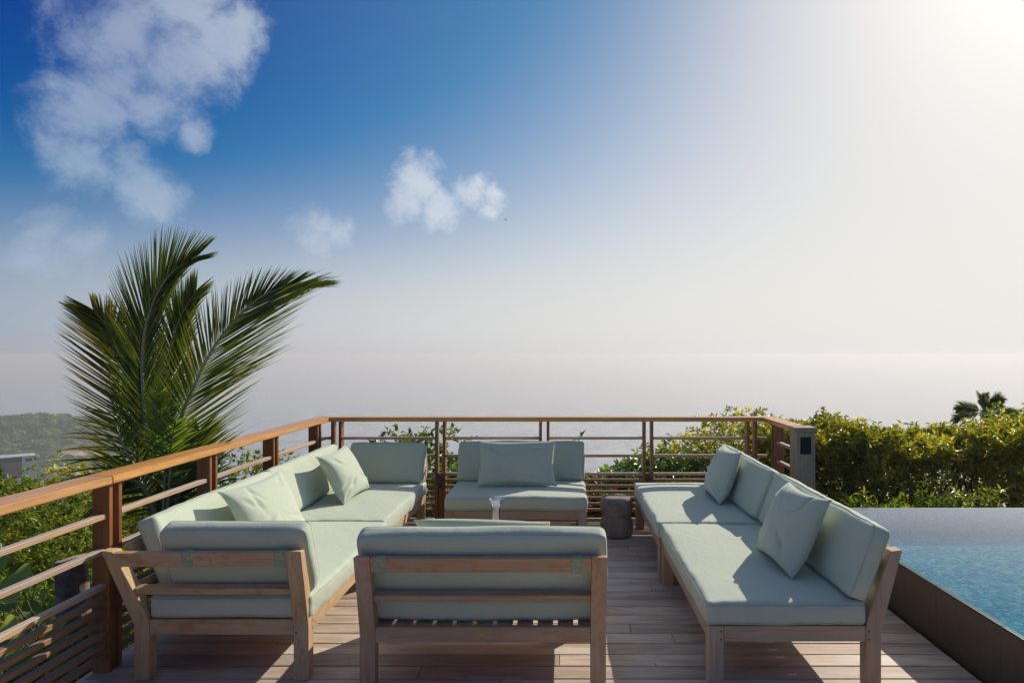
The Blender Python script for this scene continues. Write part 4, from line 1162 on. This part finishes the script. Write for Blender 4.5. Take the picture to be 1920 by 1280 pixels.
# big heart-shaped leaves low at the left, stump
def heart_leaf_geo(P, d, n, L):
    d = d.normalized(); n = (n - d * n.dot(d)).normalized(); s = d.cross(n)
    prof = [(-0.10, .16), (-0.06, .36), (0.10, .50), (0.30, .50), (0.52, .40), (0.75, .22), (0.92, .07), (1.0, 0.0)]
    vs = [P.copy()]; 
    for (t, w_) in prof:
        c_ = P + d * L * t - n * L * 0.22 * max(t, 0) ** 2
        vs += [c_ + s * L * w_ + n * L * w_ * 0.25, c_, c_ - s * L * w_ + n * L * w_ * 0.25]
    fs = []
    for i in range(len(prof) - 1):
        a_ = 1 + i * 3; fs += [(a_, a_ + 1, a_ + 4, a_ + 3), (a_ + 1, a_ + 2, a_ + 5, a_ + 4)]
    return vs, fs


vp = at_px(60, 1260, 4.1)
vine = thing('heart_leaf_vine', 'vine with big heart-shaped leaves low outside the left railing', 'plant', loc=vp)
rgl = random.Random(33)
spots = [(30, 1075, 3.95, .17), (12, 1100, 3.9, .14), (20, 1130, 4.0, .13), (48, 1150, 4.1, .15), (10, 1170, 3.9, .14), (75, 1165, 4.2, .15), (92, 1185, 4.2, .14),
         (60, 1205, 4.1, .16), (28, 1200, 4.0, .14), (120, 1190, 4.3, .13), (100, 1225, 4.2, .13), (5, 1225, 3.95, .16), (85, 1110, 4.35, .10), (70, 1135, 4.3, .12), (45, 1240, 4.0, .15),
         (140, 1240, 4.4, .13), (110, 1160, 4.5, .1), (-15, 1060, 3.9, .15), (35, 1060, 4.2, .12), (-30, 1120, 3.9, .15), (-25, 1180, 4.0, .15)]
for (x_, y_, Y_, L_) in spots:
    P_ = at_px(x_, y_, Y_) - vp
    d_ = Vector((rgl.uniform(-.5, .8), rgl.uniform(-.7, .1), rgl.uniform(-1.0, 0.1))); n_ = Vector((rgl.uniform(-.5, .6), -0.7, rgl.uniform(.3, 1)))
    v_, f_ = heart_leaf_geo(P_, d_, n_, L_)
    me = mesh('leaf', v_, f_, M['leaf_big'], True)
    a_ = me.attributes.new('leafv', 'FLOAT', 'POINT'); a_.data.foreach_set('value', np.full(len(v_), rgl.random(), np.float32))
    o = obj('leaf', me, vine)
    p1 = P_ - d_.normalized() * 0.01
vgeo = []
for i in range(12):
    x_, y_, Y_, L_ = spots[i]; P_ = at_px(x_, y_, Y_) - vp
    vgeo.append(tube_geo([Vector((rgl.uniform(-.2, .2), .1, -.35)), P_ * 0.5 + Vector((0, .1, -.05)), P_], [.009, .006, .003], 5))
v_, f_ = merge(vgeo); obj('stem', mesh('stem', v_, f_, M['bark'], True), vine)
shrub('shrub', 'feathery dark green undergrowth around the tree stump', 'bush', (-3.75, 4.9, -0.72), (0.85, 0.75, 0.75), 900, 14, 0.075, 0.014, M['leaf'], 340, group='trees beyond the left railing', base_z=-1.9)

sp_ = at_px(134, 1170, 4.75)
st = thing('tree_stump', 'sawn-off tree stump with rough bark just outside the left railing', 'stump', loc=(sp_.x, sp_.y, -1.4))
ztop_ = H - (1046 - CY) * 4.75 / F + 1.4
vs, fs = [], []
rs_ = random.Random(3)
ns_ = 26; lv = [0, .4, .8, 1.1, ztop_ - 0.12, ztop_ - 0.03, ztop_]
for i, z_ in enumerate(lv):
    for k in range(ns_):
        a_ = 2 * math.pi * k / ns_; r_ = (0.105 - 0.02 * i / len(lv)) * (1 + 0.10 * math.sin(k * 3.1) + 0.06 * rs_.random())
        vs.append((r_ * math.cos(a_) + 0.03 * math.sin(z_ * 2), r_ * math.sin(a_), z_ + (0.02 * math.cos(a_) if i == len(lv) - 1 else 0)))
for i in range(len(lv) - 1):
    for k in range(ns_): fs.append((i * ns_ + k, i * ns_ + (k + 1) % ns_, (i + 1) * ns_ + (k + 1) % ns_, (i + 1) * ns_ + k))
obj('trunk', mesh('trunk', vs, fs, M['stump'], True), st)
top = [vs[(len(lv) - 1) * ns_ + k] for k in range(ns_)]
obj('cut_face', mesh('cut_face', top + [(0.01, 0, ztop_ + 0.012)], [(k, (k + 1) % ns_, ns_) for k in range(ns_)], M['teak_grey'], gaxis='z'), st)

# ------------------------------------------------------------------ far woods, houses
def forest():
    r = np.random.default_rng(77); Ps = []
    n = 60000
    d = 60 * (900 / 60) ** r.random(n); an = r.uniform(-0.98, -0.36, n)
    Xf, Yf = d * np.sin(an), d * np.cos(an)
    z_ = terrain_h(Xf, Yf); ok = (z_ > SEA_Z + 1.5) & (rock_mask(Xf, Yf) + 0.12 * r.normal(size=n) < 0.42)
    img_x = CX + F * Xf / Yf; ok &= (img_x > -160) & (img_x < 640)
    ok &= ~((np.abs(Xf + 237) < 9) & (np.abs(Yf - 285) < 12))
    keep = r.random(n) < np.clip(d / 420, 0.25, 1) * 0.30
    ok &= keep
    Xf, Yf, z_, d = Xf[ok], Yf[ok], z_[ok], d[ok]
    print('forest crowns', len(Xf))
    per = 34
    size = r.uniform(2.2, 5.2, len(Xf)) * np.clip(d / 300, 0.5, 1.0)
    c_ = np.stack([Xf, Yf, z_ + size * 0.55], 1)
    Dd = nrm(r.normal(size=(len(Xf) * per, 3))); Dd[:, 2] = np.abs(Dd[:, 2]) * 1.0 - 0.15
    P = np.repeat(c_, per, 0) + Dd * np.repeat(size, per)[:, None] * np.array([1, 1, .8]) * (0.75 + 0.3 * r.random((len(Dd), 1)))
    T = nrm(np.cross(Dd, r.normal(size=Dd.shape)))
    Lf = np.repeat(size, per) * 0.52
    val = np.clip(np.repeat(r.random(len(Xf)), per) * 0.7 + 0.3 * r.random(len(P)), 0, 1)
    me = leaves_mesh('far_woods', P - T * Lf[:, None] * 0.5, T, Dd, Lf, Lf * 0.9, M['forest'], extra=val, curl=0.2)
    tag(obj('far_woods', me), 'hazy green scrub woodland covering the valley and headland', kind='stuff')


forest()


def ground_at(x, y): return float(terrain_h(np.array([x]), np.array([y]))[0])


def house(name, label, px_l, px_r, y_top, Yd, depth, hgt, roof_over=0.5, walls='white', rot=0.0, win=2):
    pL, pR = at_px(px_l, y_top, Yd), at_px(px_r, y_top, Yd); wd = (pR.x - pL.x) * math.cos(rot); cx = (pL.x + pR.x) / 2
    zt_ = pL.z; zb = zt_ - hgt
    t = thing(name, label, 'house', loc=(cx, Yd + depth / 2, zb), rotz=rot, group='houses in the valley')
    box('wall', (-wd / 2, -depth / 2, -6), (wd / 2, depth / 2, hgt - 0.35), M['brown_wall'] if walls == 'brown' else M['white_wall'], t, bev=0, gaxis=None)
    # shallow hipped roof
    o_ = roof_over; a_, b_ = wd / 2 + o_, depth / 2 + o_
    vs = [(-a_, -b_, hgt - 0.34), (a_, -b_, hgt - 0.34), (a_, b_, hgt - 0.34), (-a_, b_, hgt - 0.34), (-a_, -b_, hgt - 0.1), (a_, -b_, hgt - 0.1), (a_, b_, hgt - 0.1), (-a_, b_, hgt - 0.1),
          (-a_ * .55, 0, hgt + depth * 0.09), (a_ * .55, 0, hgt + depth * 0.09)]
    fs = [(0, 3, 2, 1), (0, 1, 5, 4), (1, 2, 6, 5), (2, 3, 7, 6), (3, 0, 4, 7), (4, 5, 9, 8), (5, 6, 9), (6, 7, 8, 9), (7, 4, 8)]
    obj('roof', mesh('roof', vs, fs, M['grey_roof']), t)
    for i in range(win):
        xw = -wd / 2 + wd * (i + 0.5) / win
        fr = box('window', (xw - wd * 0.13, -depth / 2 - 0.06, hgt * 0.35), (xw + wd * 0.13, -depth / 2 + 0.02, hgt * 0.78), M['dark_glass'], t, bev=0, gaxis=None)
    return t


h1 = house('house', 'low grey-roofed house with brown front and white right end at the left edge', -50, 53, 857, 285, 7, 3.4, walls='brown', win=6, rot=R(41))
box('end_wall', (4.6, -3.62, -6), (8.6, 3.5, 3.0), M['white_wall'], h1, bev=0, gaxis=None)
box('window', (5.8, -3.70, 0.9), (8.0, -3.63, 2.2), M['dark_glass'], h1, bev=0, gaxis=None)
house('house', 'pale rounded roof among the valley trees just above the small-leaved tree', 76, 114, 879, 300, 6, 3.0, win=2, rot=R(38))
house('house', 'grey flat roof low in the valley above the handrail', 118, 150, 889, 290, 6, 2.6, win=2, rot=R(37))

# ------------------------------------------------------------------ distant aeroplane
ap = at_px(948, 412, 1500)
pl = thing('aeroplane', 'tiny dark aeroplane flying below the middle clouds', 'aeroplane', loc=ap, rotz=R(-12))
tube('fuselage', [(-3.6, 0, 0.35), (-2, 0, 0.15), (1.5, 0, 0), (3.2, 0, -0.15)], [0.2, 0.45, 0.6, 0.3], M['plane_paint'], pl, 8)
box('wing', (-0.2, -5.5, 0.35), (1.1, 5.5, 0.5), M['plane_paint'], pl, bev=0, gaxis=None)
box('tail_fin', (-3.9, -0.1, 0.3), (-2.9, 0.1, 1.8), M['plane_paint'], pl, bev=0, gaxis=None)
box('tailplane', (-3.9, -1.8, 0.45), (-3.1, 1.8, 0.6), M['plane_paint'], pl, bev=0, gaxis=None)

# ------------------------------------------------------------------ haze
HZ_TOP = 3.6
hm, nb = new_mat('sea_haze')
vol = nb.n('ShaderNodeVolumePrincipled', ins={'Color': (0.985, 0.985, 0.985, 1), 'Density': 0.00052, 'Anisotropy': 0.30})
nb.n('ShaderNodeOutputMaterial', ins={'Volume': vol.outputs[0]})
lo, hi = (-10500, -10500, -113.5), (10500, 10500, HZ_TOP)
me = box_mesh('haze', lo, hi, hm, bev=0, gaxis=None)
hz_o = tag(obj('haze', me), 'pale marine haze over the sea and headland', kind='stuff')
